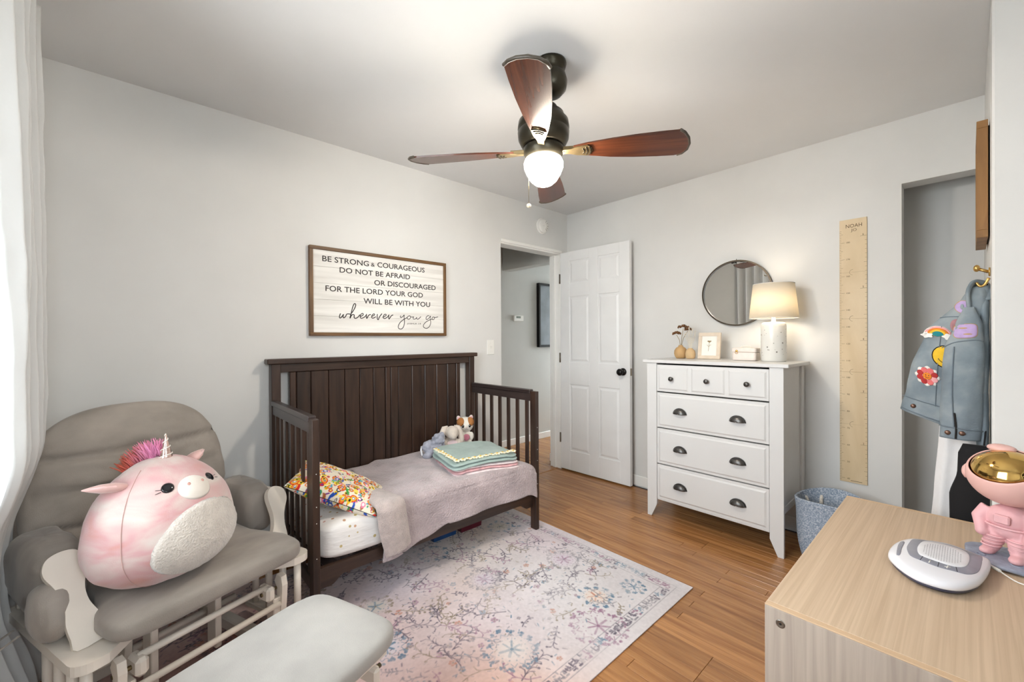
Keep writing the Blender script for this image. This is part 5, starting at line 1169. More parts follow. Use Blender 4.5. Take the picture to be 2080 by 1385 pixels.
for k in range(bn*2+1):
    z = 0.006+k*bh/(bn*2); r = bprof(z)+(0.0046 if k % 2 else -0.0014); rs.append([(r*cos(2*pi*i/48), r*sin(2*pi*i/48)*0.98, z+0.012*cos(2*pi*i/48*2)*(z/bh)**2) for i in range(48)])
for k in range(bn*2, -1, -1):
    z = 0.010+k*(bh-0.004)/(bn*2); r = bprof(z)-0.0095+(0.0012 if k % 2 else -0.0025); rs.append([(r*cos(2*pi*i/48), r*sin(2*pi*i/48)*0.98, z+0.012*cos(2*pi*i/48*2)*(z/bh)**2) for i in range(48)])
mb.rings(rs, True); mb.build('coiled_wall', M['rope'], bs)
M['cord'] = plain('cotton_cord', (214, 206, 194), 0.9, 0.1, 90, 0.8, 150)
for a in (rad(-135), rad(45)):
    for d_ in (-0.30, 0.30):
        p0 = Vector((cos(a+d_)*0.158, sin(a+d_)*0.158, 0.322)); p1 = Vector((cos(a+d_*0.9)*0.145, sin(a+d_*0.9)*0.145, 0.30)); p2 = Vector((cos(a+d_*0.86)*0.142, sin(a+d_*0.86)*0.142, 0.24))
        MB().tube([tuple(p) for p in smooth_line([tuple(p0), tuple(p1), tuple(p2)], 5)], 0.0085, 8).build('handle', M['cord'], bs)

# ---------------------------------------------------------------- low cabinet in the foreground
M['oakv'] = wood('pale_oak_veneer', (190, 165, 138), (208, 184, 157), 0.5, (1.2, 85, 40), 1.5, False, 0.4, 0.04)
M['oakend'] = wood('grey_oak_veneer', (164, 150, 138), (186, 172, 158), 0.5, (22, 55, 2.0), 1.2, False, 0.4, 0.05)
M['oakedge'] = wood('oak_edge_band', (196, 166, 134), (212, 182, 150), 0.5, (3, 3, 20), 1.4, False, 0.4, 0.02)
EX0, EX1, EY0, EY1, EZ = -1.995, -0.985, -2.2818, -2.790, 0.5872
cb_ = thing('low_cabinet', 'low pale oak veneer cabinet in the right foreground', 'cabinet', ((EX0+EX1)/2, (EY0+EY1)/2, 0))
cx_, cy_ = (EX0+EX1)/2, (EY0+EY1)/2
def cp(name, x0, x1, y0, y1, z0, z1, m, b=0.0012): return MB().box(x0-cx_, x1-cx_, y0-cy_, y1-cy_, z0, z1, b).build(name, M[m], cb_)
cp('top', EX0+0.018, EX1-0.018, EY1, EY0, EZ-0.020, EZ, 'oakv')
for x0, x1 in ((EX0, EX0+0.0176), (EX1-0.0176, EX1)):
    e = cp('end_panel', x0, x1, EY1, EY0, 0.0, EZ-0.003, 'oakend')
    MB().box(x0-cx_, x1-cx_, EY1-cy_, EY0-cy_, EZ-0.0029, EZ, 0.0008).build('edge_band', M['oakedge'], e)
cp('bottom', EX0+0.018, EX1-0.018, EY1+0.01, EY0-0.004, 0.06, 0.078, 'oakv'); cp('plinth', EX0+0.018, EX1-0.018, EY0-0.04, EY0-0.025, 0.0, 0.0595, 'oakend')
cp('back_panel', EX0+0.018, EX1-0.018, EY1, EY1+0.006, 0.079, EZ-0.0205, 'oakend')
for k in range(2):
    w_ = (EX1-EX0-0.036)/2; x0 = EX0+0.018+k*w_
    d_ = cp('door', x0+0.0015, x0+w_-0.0015, EY0-0.018, EY0-0.001, 0.080, EZ-0.022, 'oakend'); MB().ball((x0+w_*(0.88 if k == 0 else 0.12)-cx_, EY0+0.010-cy_, 0.42), 0.010, 12, 8).build('knob', M['pewter'], d_)
for yy in (-2.315, -2.75):
    sc = MB().lathe([(0.001, 0), (0.0095, 0), (0.0095, 0.0012), (0.0075, 0.0016), (0.0055, 0.0008), (0.001, 0.0008)], 24, TR((EX0-cx_-0.0001, yy-cy_, 0.553), ry=-pi/2)).build('screw', plain('screw_nickel', (150, 146, 138), 0.3, metal=0.9) if yy > -2.4 else bpy.data.materials['screw_nickel'], cb_)
    MB().lathe([(0.0005, 0.0009), (0.003, 0.0009), (0.003, 0.0011), (0.0005, 0.0011)], 6, TR((EX0-cx_-0.0001, yy-cy_, 0.553), ry=-pi/2)).build('hex_socket', M['dark'], sc)

# ---------------------------------------------------------------- baby monitor with its lead
mo = thing('baby_monitor', 'white oval baby monitor unit with grey volume keys on the cabinet', 'baby monitor', (-1.49, -2.557, EZ+0.0005))
def loc_(pts): return [(x+1.49, y+2.557) for x, y in pts]
def smooth_closed(p, n=4):
    q = p+p[:3]; out = []
    for i in range(1, len(p)+1):
        a, b, c, d_ = p[(i-1) % len(p)], p[i % len(p)], p[(i+1) % len(p)], p[(i+2) % len(p)]
        for k in range(n):
            t = k/n; out.append(tuple(0.5*((2*B1)+(-A1+C1)*t+(2*A1-5*B1+4*C1-D1)*t*t+(-A1+3*B1-3*C1+D1)*t**3) for A1, B1, C1, D1 in zip(a, b, c, d_)))
    return out
OUT = [(-1.542, -2.46), (-1.485, -2.461), (-1.434, -2.47), (-1.396, -2.485), (-1.374, -2.501), (-1.36, -2.527), (-1.348, -2.552), (-1.344, -2.58), (-1.356, -2.607), (-1.372, -2.632), (-1.383, -2.652), (-1.402, -2.655), (-1.45, -2.652), (-1.516, -2.642), (-1.568, -2.63), (-1.607, -2.613), (-1.631, -2.594), (-1.643, -2.572), (-1.645, -2.548), (-1.639, -2.523), (-1.618, -2.499), (-1.584, -2.476)]
oc = smooth_closed(loc_(OUT), 3)
def scaled(p, k): return [(x*k, y*k) for x, y in p]
def dome(x, y): return 0.034+0.006*max(0, 1-(x/0.15)**2-(y/0.10)**2)
MB().rings([[(x, y, z) for x, y in scaled(oc, k)] for k, z in ((0.80, 0.0), (0.93, 0.004), (0.975, 0.013), (0.97, 0.0135))]).build('under_shell', plain('slate_plastic', (66, 66, 84), 0.4), mo)
MB().rings([[(x, y, z) for x, y in scaled(oc, k)] for k, z in ((0.965, 0.013), (0.995, 0.016), (1.0, 0.021), (0.985, 0.027), (0.94, 0.0315), (0.85, 0.035), (0.6, 0.038), (0.3, 0.0398), (0.02, 0.040))]).build('top_shell', plain('white_gloss', (232, 232, 238), 0.25, 0.01), mo)
def plate(poly, off, th, n=5):
    p = smooth_closed(poly, n); cxm = sum(a for a, b in p)/len(p); cym = sum(b for a, b in p)/len(p); rs = []
    for k, dz_ in ((1.0, -0.004), (1.0, th*0.6), (0.985, th), (0.7, th), (0.4, th), (0.02, th)):
        rs.append([(cxm+(x-cxm)*k, cym+(y-cym)*k, mz(cxm+(x-cxm)*k, cym+(y-cym)*k)+off+dz_) for x, y in p])
    return MB().rings(rs)
def mz(x, y):
    # height of the shell over (x, y), by its radial fraction
    a = math.atan2(y, x); best = min(oc, key=lambda q: abs((math.atan2(q[1], q[0])-a+pi) % (2*pi)-pi)); t = min(math.hypot(x, y)/math.hypot(*best), 1.0)
    ks = [(0.02, 0.040), (0.3, 0.0398), (0.6, 0.038), (0.85, 0.035), (0.94, 0.0315), (0.985, 0.027), (1.0, 0.021)]
    for (k0, z0), (k1, z1) in zip(ks[:-1], ks[1:]):
        if t <= k1: return z0+(z1-z0)*max(0, (t-k0)/(k1-k0))
    return 0.021
INL = [(-1.4, -2.503), (-1.441, -2.497), (-1.489, -2.495), (-1.532, -2.502), (-1.548, -2.511), (-1.557, -2.526), (-1.57, -2.56), (-1.565, -2.595), (-1.558, -2.612), (-1.534, -2.626), (-1.49, -2.635), (-1.404, -2.640), (-1.396, -2.630), (-1.388, -2.612), (-1.373, -2.58), (-1.375, -2.553), (-1.385, -2.528)]
SPK = [(-1.397, -2.529), (-1.426, -2.52), (-1.473, -2.516), (-1.513, -2.52), (-1.529, -2.53), (-1.539, -2.559), (-1.541, -2.583), (-1.531, -2.6), (-1.507, -2.611), (-1.455, -2.616), (-1.410, -2.612), (-1.390, -2.594), (-1.386, -2.553)]
SLT = [(-1.44, -2.479), (-1.481, -2.476), (-1.546, -2.478), (-1.556, -2.481), (-1.548, -2.486), (-1.494, -2.485), (-1.445, -2.487)]
M['keygrey'] = plain('key_grey', (140, 142, 154), 0.35)
inl = plate(loc_(INL), 0.0, 0.0012).build('key_panel', M['keygrey'], mo); spk = plate(loc_(SPK), 0.0, 0.0026).build('speaker', plain('speaker_white', (228, 228, 232), 0.45), mo); plate(loc_(SLT), 0.0, 0.0012, 3).build('status_light', M['keygrey'], mo)
def mark(a, b, r, m, par, nm):
    a = loc_([a])[0]; b = loc_([b])[0]; MB().tube([(a[0], a[1], mz(*a)+0.0014), (b[0], b[1], mz(*b)+0.0014)], r, 6, flat=0.5).build(nm, m, par)
for a, b in (((-1.528, -2.530), (-1.559, -2.526)), ((-1.540, -2.561), (-1.570, -2.560)), ((-1.538, -2.592), (-1.566, -2.595))): mark(a, b, 0.0006, M['dark'], inl, 'key_gap')
mark((-1.544, -2.545), (-1.560, -2.543), 0.0012, M['white'], inl, 'minus_mark'); mark((-1.557, -2.572), (-1.551, -2.583), 0.0012, M['white'], inl, 'plus_mark'); mark((-1.545, -2.578), (-1.563, -2.576), 0.0012, M['white'], inl, 'plus_mark')
mb = MB()
spkc = smooth_closed(loc_(SPK), 3); cxs = sum(a for a, b in spkc)/len(spkc); cys = sum(b for a, b in spkc)/len(spkc)
for i in range(-14, 15):
    for j in range(-9, 10):
        x_, y_ = i*0.0052+(0.0026 if j % 2 else 0), j*0.0050
        if (x_/0.064)**2+(y_/0.040)**2 < 1: mb.prism([(x_+cxs+0.0009*cos(t), y_+cys+0.0009*sin(t)) for t in (0, 1.05, 2.1, 3.14, 4.19, 5.24)], 0, 0.0002, TR((0, 0, mz(x_+cxs, y_+cys)+0.00262)))
mb.build('speaker_holes', plain('hole_grey', (104, 102, 112), 0.7), spk, kind='stuff')
cbl = thing('charging_cable', 'white charging cable plugged into the baby monitor', 'cable', (-1.40, -2.657, EZ+0.001))
MB().cyl((0.012, 0.004, 0.012), (-0.008, -0.014, 0.011), 0.0042, 10).build('plug', M['white'], cbl)
MB().tube(smooth_line([(-0.008, -0.014, 0.011), (-0.018, -0.026, 0.006), (-0.035, -0.05, 0.0025), (-0.03, -0.10, 0.0025), (0.02, -0.128, 0.0025)], 6), 0.0018, 8).build('wire', M['white'], cbl)

# ---------------------------------------------------------------- pink astronaut lamp
as_ = thing('astronaut_lamp', 'pink toy astronaut projector lamp with gold visor standing on a grey base', 'lamp', (-1.298, -2.692, EZ+0.0005), rad(-20))
M['apink'] = plain('matte_pink', (224, 172, 176), 0.55, 0.03, 20); M['apink2'] = plain('helmet_pink', (226, 180, 172), 0.45, 0.02)
M['moon'] = plain('moon_grey', (142, 148, 166), 0.6, 0.12, 30, 0.6, 60, bdist=0.004)
MB().grid(cushion(lambda x, y, z: (x, y*(1+0.1*sin(x*40)), z+0.002*fbm(x*30, y*30, 0)), 0.085, 0.092, 0.009, e=0.9, ez=0.6), 48, 14, wrapu=True, T=TR((0.0, 0.0, 0.0095))).build('base', M['moon'], as_)
for (x_, y_, r) in ((-0.045, -0.03, 0.012), (-0.05, 0.04, 0.008), (0.03, -0.055, 0.009)): MB().tube([(x_+r*cos(t), y_+r*sin(t), 0.0175) for t in seg(0, 2*pi, 16)[:-1]], 0.0022, 6, closed=True).build('crater_rim', M['moon'], as_)
def T_(pts, radii): return lambda mb: mb.tube(pts, 0.01, 14, radii=radii)
blob('body', M['apink'], as_, [
    B((0, 0, 0.125), (0.038, 0.046, 0.040)), B((0, 0, 0.095), (0.033, 0.040, 0.026)),
    T_([(0, 0.020, 0.085), (-0.006, 0.030, 0.055), (0.0, 0.036, 0.030)], [0.024, 0.020, 0.017]), T_([(0, -0.020, 0.085), (-0.010, -0.020, 0.055), (-0.010, -0.022, 0.030)], [0.024, 0.021, 0.018]),
    B((-0.014, 0.038, 0.025), (0.028, 0.016, 0.011)), B((-0.026, -0.024, 0.025), (0.030, 0.017, 0.012)),
    T_([(0, 0.040, 0.145), (-0.012, 0.056, 0.115), (-0.020, 0.048, 0.088)], [0.019, 0.017, 0.015]), T_([(0, -0.040, 0.145), (-0.014, -0.054, 0.115), (-0.024, -0.048, 0.088)], [0.020, 0.018, 0.016]),
    B((-0.022, 0.047, 0.080), 0.015), B((-0.026, -0.047, 0.080), 0.016), B((0.035, 0, 0.125), (0.024, 0.036, 0.036))], 0.0035, 2)
for z, r in ((0.042, 0.0185), (0.052, 0.0195), (0.062, 0.0205), (0.072, 0.0215)): 
    for yy in (0.033-(z-0.042)*0.3, -0.021): MB().tube([(-0.008+r*cos(t), yy+r*sin(t), z) for t in seg(0, 2*pi, 20)[:-1]], 0.0028, 6, closed=True).build('leg_ring', M['apink'], as_)
MB().tube([(0.040*cos(t), 0.0465*sin(t), 0.106) for t in seg(0, 2*pi, 28)[:-1]], 0.0035, 6, closed=True).build('belt', M['apink'], as_)
MB().box(-0.046, -0.036, -0.014, 0.018, 0.118, 0.142, 0.003).build('chest_pack', M['apink'], as_)
hc = Vector((0.0, 0.0, 0.243))
hel = MB(); rs = []
def helm(r, a, el): return (hc.x+r*0.98*cos(a)*cos(el), hc.y+r*1.12*sin(a)*cos(el), hc.z+r*0.94*sin(el))
MB().lathe([(0.030, -0.072), (0.040, -0.068), (0.040, -0.062), (0.030, -0.060)], 28, TR(hc)).build('neck_ring', M['gold'], as_)
# shell with an opening that faces up and toward the room
VA = TR(hc, ry=rad(-38), rz=rad(-8))
def ballring(ra, thetas, r): return [[(r[0]*sin(th)*cos(2*pi*i/40), r[1]*sin(th)*sin(2*pi*i/40), r[2]*cos(th)) for i in range(40)] for th in thetas]
RR = (0.080, 0.088, 0.080)
MB().rings(ballring(0, [pi*k/24 for k in range(24, 6, -1)][1:]+[], RR), True, VA).build('helmet', M['apink2'], as_) if 0 else None
out_ = ballring(0, [rad(d_) for d_ in (179, 165, 150, 135, 120, 105, 90, 78, 68, 60, 56)], RR); inn = ballring(0, [rad(d_) for d_ in (55, 57, 66)], (0.076, 0.084, 0.076))
hm = MB().rings(out_+inn, False, VA).build('helmet', M['apink2'], as_)
mods(hm, ('SUBSURF', dict(levels=1, render_levels=1)))
gm, p = base_mat('gold_visor', 0.08, 0.5, 1.0); p.inputs['Base Color'].default_value = lin((214, 176, 104))
MB().rings(ballring(0, [rad(d_) for d_ in (2, 10, 20, 30, 40, 50, 62)], (0.0745, 0.0825, 0.0745)), True, VA).build('visor', gm, as_)
MB().ball((0.015, 0.02, 0.318), (0.022, 0.03, 0.012), 16, 10).build('antenna_hump', M['apink2'], as_)
for s in (-1, 1): MB().lathe([(0.001, 0), (0.022, 0), (0.022, 0.010), (0.014, 0.016), (0.001, 0.016)], 20, TR((0.012, 0.082*s, 0.235), rx=-pi/2*s)).build('ear_disc', M['apink2'], as_)

# ---------------------------------------------------------------- hook, jacket and garments on the closet block's side
M['brass'] = plain('brushed_brass', (196, 160, 96), 0.3, 0.08, 20, metal=0.95)
hk = thing('coat_hook', 'brass coat hook on the wall above the denim jacket', 'hook', (-0.815, CY0+0.0006, 1.452))
MB().lathe([(0.001, 0), (0.016, 0), (0.016, 0.004), (0.001, 0.005)], 20, TR((0, 0, 0.01), rx=-pi/2)).build('plate', M['brass'], hk)
MB().tube(smooth_line([(0, 0.003, -0.012), (0, 0.014, -0.036), (0, 0.026, -0.040), (0, 0.034, -0.026)], 5), 0.0045, 8).build('lower_prong', M['brass'], hk)
MB().cyl((0, 0.004, 0.01), (0, 0.030, 0.024), 0.0055, 10).build('upper_prong', M['brass'], hk); MB().ball((0, 0.033, 0.026), (0.013, 0.009, 0.013), 14, 10).build('knob', M['brass'], hk)
def denim():
    m, p = base_mat('washed_denim', 0.9, 0.2); N, L = nt(m); tc = N.new('ShaderNodeTexCoord'); n = N.new('ShaderNodeTexNoise'); n.inputs['Scale'].default_value = 9; n.inputs['Detail'].default_value = 6; L.new(tc.outputs['Object'], n.inputs['Vector'])
    r = ramp(N, [(0.3, (106, 117, 126)), (0.5, (128, 139, 146)), (0.72, (156, 164, 167))]); L.new(n.outputs['Fac'], r.inputs['Fac']); L.new(r.outputs['Color'], p.inputs['Base Color'])
    w_ = N.new('ShaderNodeTexWave'); w_.inputs['Scale'].default_value = 160; w_.bands_direction = 'DIAGONAL'; L.new(tc.outputs['Object'], w_.inputs['Vector']); b = N.new('ShaderNodeBump'); b.inputs['Strength'].default_value = 0.25; b.inputs['Distance'].default_value = 0.001; L.new(w_.outputs['Fac'], b.inputs['Height']); L.new(b.outputs['Normal'], p.inputs['Normal']); return m
M['denim'] = denim(); M['stitch'] = plain('denim_seam', (104, 115, 124), 0.9)
jk = thing('denim_jacket', 'light denim childrens jacket with colourful patches hanging from a brass hook', 'jacket', (-0.80, -2.60, 1.40))
JO = Vector((-0.80, -2.60, 1.40))
def interp(rows, z):
    if z >= rows[0][0]: return rows[0][1:]
    for a, b in zip(rows[:-1], rows[1:]):
        if z >= b[0]:
            t = (a[0]-z)/(a[0]-b[0]); t2 = t*t*(3-2*t)*0.5+t*0.5; return tuple(p+(q-p)*t2 for p, q in zip(a[1:], b[1:]))
    return rows[-1][1:]
BODY = [(1.412, -2.622, -2.660, 0.014, -0.800), (1.375, -2.598, -2.662, 0.030, -0.800), (1.25, -2.502, -2.660, 0.048, -0.790), (1.10, -2.454, -2.658, 0.058, -0.785), (1.017, -2.441, -2.656, 0.062, -0.785), (0.955, -2.428, -2.652, 0.060, -0.785), (0.90, -2.416, -2.650, 0.058, -0.785)]
SLV = [(1.335, -2.600, -2.628, 0.012, -0.838), (1.27, -2.582, -2.648, 0.028, -0.850), (1.19, -2.552, -2.652, 0.036, -0.862), (1.09, -2.546, -2.652, 0.040, -0.870), (0.96, -2.541, -2.650, 0.038, -0.872), (0.895, -2.541, -2.646, 0.034, -0.872), (0.853, -2.538, -2.642, 0.033, -0.872)]
def surf(rows, y, z, off):
    yl, yr, b, xc = interp(rows, z); cy = (yl+yr)/2; a = abs(yl-yr)/2; t = min(abs(y-cy)/a, 0.98); x0 = xc-b*(1-t**2.4)**(1/2.4); return x0+0.007*fbm(y*16, z*7, x0*6)-off
def cloth(rows, name, z0, z1, shear=0.0, n=44, nz=70, wob=0.007):
    rs = []
    for k in range(nz):
        z = z1+(z0-z1)*k/(nz-1); yl, yr, b, xc = interp(rows, z); cy = (yl+yr)/2; a = abs(yl-yr)/2; r = []
        for i in range(n):
            th = 2*pi*i/n; y = cy+a*sup(cos(th), 0.83); x = xc+b*sup(sin(th), 0.83); dx = wob*fbm(y*16, z*7, x*6); zz = z-shear*(yl-y)*((z1-z)/(z1-z0))
            r.append((x+dx-JO.x, y+dx*0.5-JO.y, zz-JO.z))
        rs.append(r)
    return MB().rings(rs, True).build(name, M['denim'], jk)
cloth(BODY, 'jacket_body', 0.935, 1.412, 0.36); cloth(SLV, 'sleeve', 0.853, 1.335, 0.0)
BK = [(1.414, -2.632, -2.666, 0.020, -0.792), (1.30, -2.636, -2.666, 0.034, -0.800), (1.1, -2.630, -2.666, 0.050, -0.82), (0.83, -2.634, -2.664, 0.048, -0.83)]
cloth(BK, 'back_panel', 0.83, 1.414, 0.0)
MB().tube([(p[0]-JO.x, p[1]-JO.y, p[2]-JO.z) for p in smooth_line([(-0.835, -2.616, 1.330), (-0.838, -2.612, 1.385), (-0.818, -2.622, 1.421), (-0.795, -2.640, 1.424), (-0.79, -2.656, 1.410), (-0.82, -2.656, 1.36)], 6)], 0.014, 8, flat=0.45).build('collar', M['denim'], jk)
def jline(rows, pts, r, nm, off=0.001, m='stitch', n=8):
    out = [(surf(rows, y, z, off)-JO.x, y-JO.y, z-JO.z) for y, z in smooth_line(pts, n)]; return MB().tube(out, r, 6).build(nm, M[m], jk)
def sh(y, z): return z-0.36*(interp(BODY, z)[0]-y)*((1.412-z)/(1.412-0.935))
def jl2(pts, r, nm, m='stitch'):
    out = []
    for y, z in smooth_line(pts, 8): out.append((surf(BODY, y, z, 0.0015)-JO.x, y-JO.y, sh(y, z)-JO.z))
    return MB().tube(out, r, 6).build(nm, M[m], jk)
jl2([(-2.432, 0.990), (-2.50, 0.992), (-2.56, 0.994)], 0.0018, 'waist_seam'); jl2([(-2.430, 0.943), (-2.50, 0.943), (-2.56, 0.943)], 0.0024, 'hem_seam'); jl2([(-2.540, 1.300), (-2.56, 1.304), (-2.60, 1.306)], 0.0016, 'yoke_seam'); jl2([(-2.545, 1.27), (-2.535, 1.15), (-2.530, 1.05), (-2.528, 0.99)], 0.0014, 'front_seam')
jline(SLV, [(-2.546, 1.185), (-2.58, 1.206), (-2.63, 1.214), (-2.65, 1.208)], 0.0018, 'armhole_seam'); jline(SLV, [(-2.578, 1.19), (-2.573, 1.05), (-2.575, 0.96), (-2.578, 0.90)], 0.0022, 'sleeve_seam'); jline(SLV, [(-2.540, 0.897), (-2.59, 0.895), (-2.647, 0.889)], 0.0024, 'cuff_seam'); jline(SLV, [(-2.579, 0.95), (-2.583, 0.90), (-2.582, 0.856)], 0.0030, 'cuff_slit', m='dark')
M['copper'] = plain('copper_button', (122, 96, 84), 0.35, metal=0.8)
for rows, y, z in ((SLV, -2.562, 0.875), (SLV, -2.598, 0.878)):
    MB().lathe([(0.001, 0), (0.0085, 0), (0.008, 0.003), (0.001, 0.004)], 16, TR((surf(rows, y, z, 0.001)-JO.x, y-JO.y, z-JO.z), ry=-pi/2)).build('button', M['copper'], jk)
MB().lathe([(0.001, 0), (0.0085, 0), (0.008, 0.003), (0.001, 0.004)], 16, TR((surf(BODY, -2.466, 0.966, 0.001)-JO.x, -2.466-JO.y, sh(-2.466, 0.966)-JO.z), ry=-pi/2)).build('button', M['copper'], jk)
def patch(rows, yc, zc, poly, mat, off, nm, par=None, shear=True):
    rs = []; n = len(poly)
    for k, dz_ in ((1.0, -0.003), (1.0, 0.0), (0.85, 0.0006), (0.6, 0.0008), (0.3, 0.0008), (0.02, 0.0008)):
        rs.append([(surf(rows, yc+y*k, zc+z*k, off+dz_)-JO.x, yc+y*k-JO.y, (sh(yc+y*k, zc+z*k) if shear else zc+z*k)-JO.z) for y, z in poly])
    return MB().rings(rs).build(nm, mat, par or jk)
def circ(r, n=24, ry=None, a0=0, a1=2*pi): return [(r*cos(t), (ry or r)*sin(t)) for t in seg(a0, a1, n+1)[:-1]]
PC = {k: plain('patch_'+k, c, 0.9, 0.04, 40, 0.3, 200) for k, c in dict(white=(234, 230, 224), red=(176, 50, 50), coral=(222, 112, 110), pink=(236, 168, 170), orange=(228, 132, 44), yellow=(232, 188, 50), teal=(34, 128, 132), lilac=(184, 160, 204), gold=(196, 160, 90), mauve=(176, 128, 132)).items()}
ZS = 0.030   # the body rows are sheared down a little, so patch heights are given before the shear
def body_z(y, z):     # row height whose sheared place is z
    lo, hi = 0.93, 1.412
    for _ in range(30):
        mid = (lo+hi)/2
        if sh(y, mid) < z: lo = mid
        else: hi = mid
    return (lo+hi)/2
fy, fz = -2.506, body_z(-2.506, 1.075); fp = patch(BODY, fy, fz, [((0.027+0.009*abs(cos(4*t)))*cos(t), (0.027+0.009*abs(cos(4*t)))*sin(t)) for t in seg(0, 2*pi, 49)[:-1]], PC['white'], 0.0015, 'flower_patch')
for k in range(8):
    a = 2*pi*k/8+0.39; patch(BODY, fy+0.0215*cos(a), fz+0.0215*sin(a), circ(0.0098, 14), PC[['red', 'coral', 'coral', 'red', 'pink', 'coral', 'red', 'red'][k]], 0.003, 'petal', fp)
patch(BODY, fy, fz, circ(0.0125, 18), PC['orange'], 0.0042, 'flower_face', fp)
for dy in (-0.004, 0.004): patch(BODY, fy+dy, fz+0.003, circ(0.0013, 8, 0.0022), M['eye'], 0.0054, 'eye', fp)
MB().tube([(surf(BODY, fy+0.006*cos(t), fz+0.006*sin(t), 0.0055)-JO.x, fy+0.006*cos(t)-JO.y, sh(fy+0.006*cos(t), fz+0.006*sin(t))-JO.z) for t in seg(-2.7, -0.4, 8)], 0.0007, 5).build('smile', M['eye'], fp)
ry_, rz_ = -2.534, body_z(-2.534, 1.234)
rp = None
for k, (r, c) in enumerate(((0.0405, 'white'), (0.0385, 'pink'), (0.0315, 'orange'), (0.024, 'yellow'), (0.0165, 'teal'))):
    o = patch(BODY, ry_, rz_, circ(r, 20, r*0.8, 0, pi)+[(-r, -0.003), (r, -0.003)][:1]+[(0, -0.006), (r, -0.003)], PC[c], 0.0015+0.0008*k, 'rainbow_patch' if k == 0 else 'rainbow_band', rp); rp = rp or o
for s in (-1, 1): patch(BODY, ry_+0.030*s, rz_-0.004, [((0.017+0.003*cos(5*t))*cos(t), (0.010+0.002*cos(5*t))*sin(t)) for t in seg(0, 2*pi, 25)[:-1]], PC['white'], 0.0065, 'cloud', rp)
sy_, sz_ = -2.556, body_z(-2.556, 1.150)
sp2 = patch(BODY, sy_, sz_, circ(0.0385), M['black'], 0.0012, 'smiley_patch'); patch(BODY, sy_, sz_, circ(0.0355), PC['yellow'], 0.0022, 'smiley_face', sp2)
MB().tube([(surf(BODY, sy_+0.022*cos(t), sz_+0.022*sin(t), 0.0036)-JO.x, sy_+0.022*cos(t)-JO.y, sh(sy_+0.022*cos(t), sz_+0.022*sin(t))-JO.z) for t in seg(-2.8, -0.4, 10)], 0.001, 5).build('smile', M['eye'], sp2)
ly, lz = -2.598, body_z(-2.598, 1.338)
patch(BODY, ly, lz, [((0.018+0.003*cos(3*t))*cos(t), (0.026+0.003*cos(2*t))*sin(t)) for t in seg(0, 2*pi, 25)[:-1]], PC['gold'], 0.001, 'letter_patch'); patch(BODY, ly, lz, [((0.0165+0.003*cos(3*t))*cos(t), (0.0245+0.003*cos(2*t))*sin(t)) for t in seg(0, 2*pi, 25)[:-1]], PC['lilac'], 0.002, 'letter_patch'); patch(BODY, ly, lz, circ(0.005, 12, 0.010), M['denim'], 0.003, 'letter_patch')
for (w_, h_, c, of) in ((0.031, 0.0265, 'gold', 0.001), (0.0295, 0.025, 'lilac', 0.002)):
    patch(SLV, -2.606, 1.247, [(sup(cos(t), 0.5)*w_, sup(sin(t), 0.5)*h_+0.25*sup(cos(t), 0.5)*w_*-1*0.2) for t in seg(0, 2*pi, 33)[:-1]], PC[c], of, 'letter_patch', None, False)
for dz_ in (-0.010, 0.010): patch(SLV, -2.606+dz_*0.6, 1.247+dz_*1.1, circ(0.0115, 14, 0.0022), PC['gold'], 0.0032, 'letter_patch', None, False)
patch(BODY, -2.583, body_z(-2.583, 1.268), circ(0.016, 18, 0.022), PC['mauve'], 0.0012, 'round_patch')
def garment(name, label, rows, mat, org, folds=6, amp=0.006):
    t = thing(name, label, 'clothing', org); O = Vector(org); rs = []; n = 64
    z1, z0 = rows[0][0], rows[-1][0]
    for k in range(30):
        z = z1+(z0-z1)*k/29; yl, yr, b, xc = interp(rows, z); cy = (yl+yr)/2; a = abs(yl-yr)/2; r = []
        for i in range(n):
            th = 2*pi*i/n; f = 1+amp/0.03*sin(folds*th+2*z)*(k/29)**0.6; r.append((xc+b*sup(sin(th), 0.85)*f-O.x, cy+a*sup(cos(th), 0.9)-O.y, z-O.z))
        rs.append(r)
    MB().rings(rs).build('cloth', mat, t); return t
g1 = garment('white_dress', 'white cotton garment hanging below the denim jacket', [(1.30, -2.630, -2.660, 0.01, -0.75), (1.05, -2.560, -2.660, 0.02, -0.75), (0.86, -2.535, -2.660, 0.030, -0.755), (0.62, -2.520, -2.660, 0.036, -0.755), (0.36, -2.500, -2.660, 0.040, -0.755)], plain('white_cotton', (230, 228, 228), 0.9, 0.02, 10, 0.3, 200), (-0.75, -2.60, 1.30), 7, 0.005)
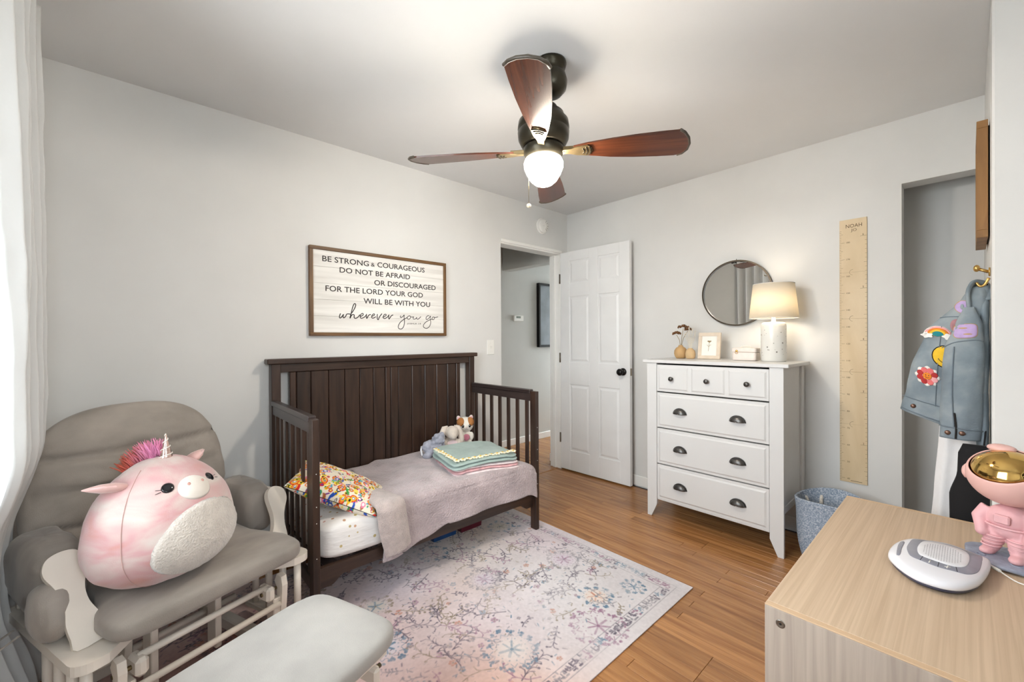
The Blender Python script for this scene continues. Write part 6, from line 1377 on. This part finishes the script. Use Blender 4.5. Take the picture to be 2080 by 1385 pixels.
MB().tube([(0.0, -0.045, 0.0), (0.0, -0.055, 0.06), (-0.03, -0.055, 0.12)], 0.003, 6).build('hanging_loop', M['white'], g1)
g2 = garment('black_garment', 'black velvet garment hanging in front of the white one', [(0.845, -2.600, -2.664, 0.006, -0.925), (0.81, -2.588, -2.664, 0.014, -0.925), (0.74, -2.586, -2.664, 0.018, -0.925), (0.66, -2.566, -2.664, 0.020, -0.925), (0.36, -2.570, -2.664, 0.024, -0.925)], plain('black_velvet', (14, 13, 16), 0.9, 0.1, 20, sheen=0.1), (-0.925, -2.62, 0.845), 4, 0.004)
MB().tube([(0.0, -0.030, -0.01), (0.10, -0.040, 0.10), (0.16, -0.042, 0.40), (0.12, -0.040, 0.575)], 0.0025, 6).build('strap', bpy.data.materials['black_velvet'], g2)

# ---------------------------------------------------------------- wood frame on the closet block's side
wf = thing('wall_frame', 'deep brown wooden frame hung on the wall above the coat hook', 'picture', (-0.60, CY0+0.0006, 1.815))
M['oakfr'] = wood('oak_frame', (120, 84, 44), (150, 108, 60), 0.55, (20, 20, 3), 1.3)
for (a, b, c, d_) in ((-0.17, 0.17, -0.218, -0.190), (-0.17, 0.17, 0.190, 0.218), (-0.17, -0.142, -0.1899, 0.1899), (0.142, 0.17, -0.1899, 0.1899)): MB().box(a, b, 0.004, 0.033, c, d_, 0.001).build('frame_rail', M['oakfr'], wf)
MB().box(-0.150, 0.150, 0.0, 0.012, -0.2, 0.2).build('backing', M['dark'], wf); MB().box(-0.142, 0.142, 0.0125, 0.016, -0.19, 0.19).build('print', plain('cream_print', (222, 214, 200), 0.5), wf)

# ---------------------------------------------------------------- groups of like things
for o in bpy.data.objects:
    if o.parent is None and o.get('category'):
        g = {'bud_vase': 'bud vases on the chest', 'storage_box': 'boxes under the bed', 'folded_blanket': 'folded blankets on the bed', 'plush_cat': 'plush toys on the bed', 'plush_bunny': 'plush toys on the bed', 'plush_lamb': 'plush toys on the bed'}.get(o.name.split('.')[0])
        if g: o['group'] = g
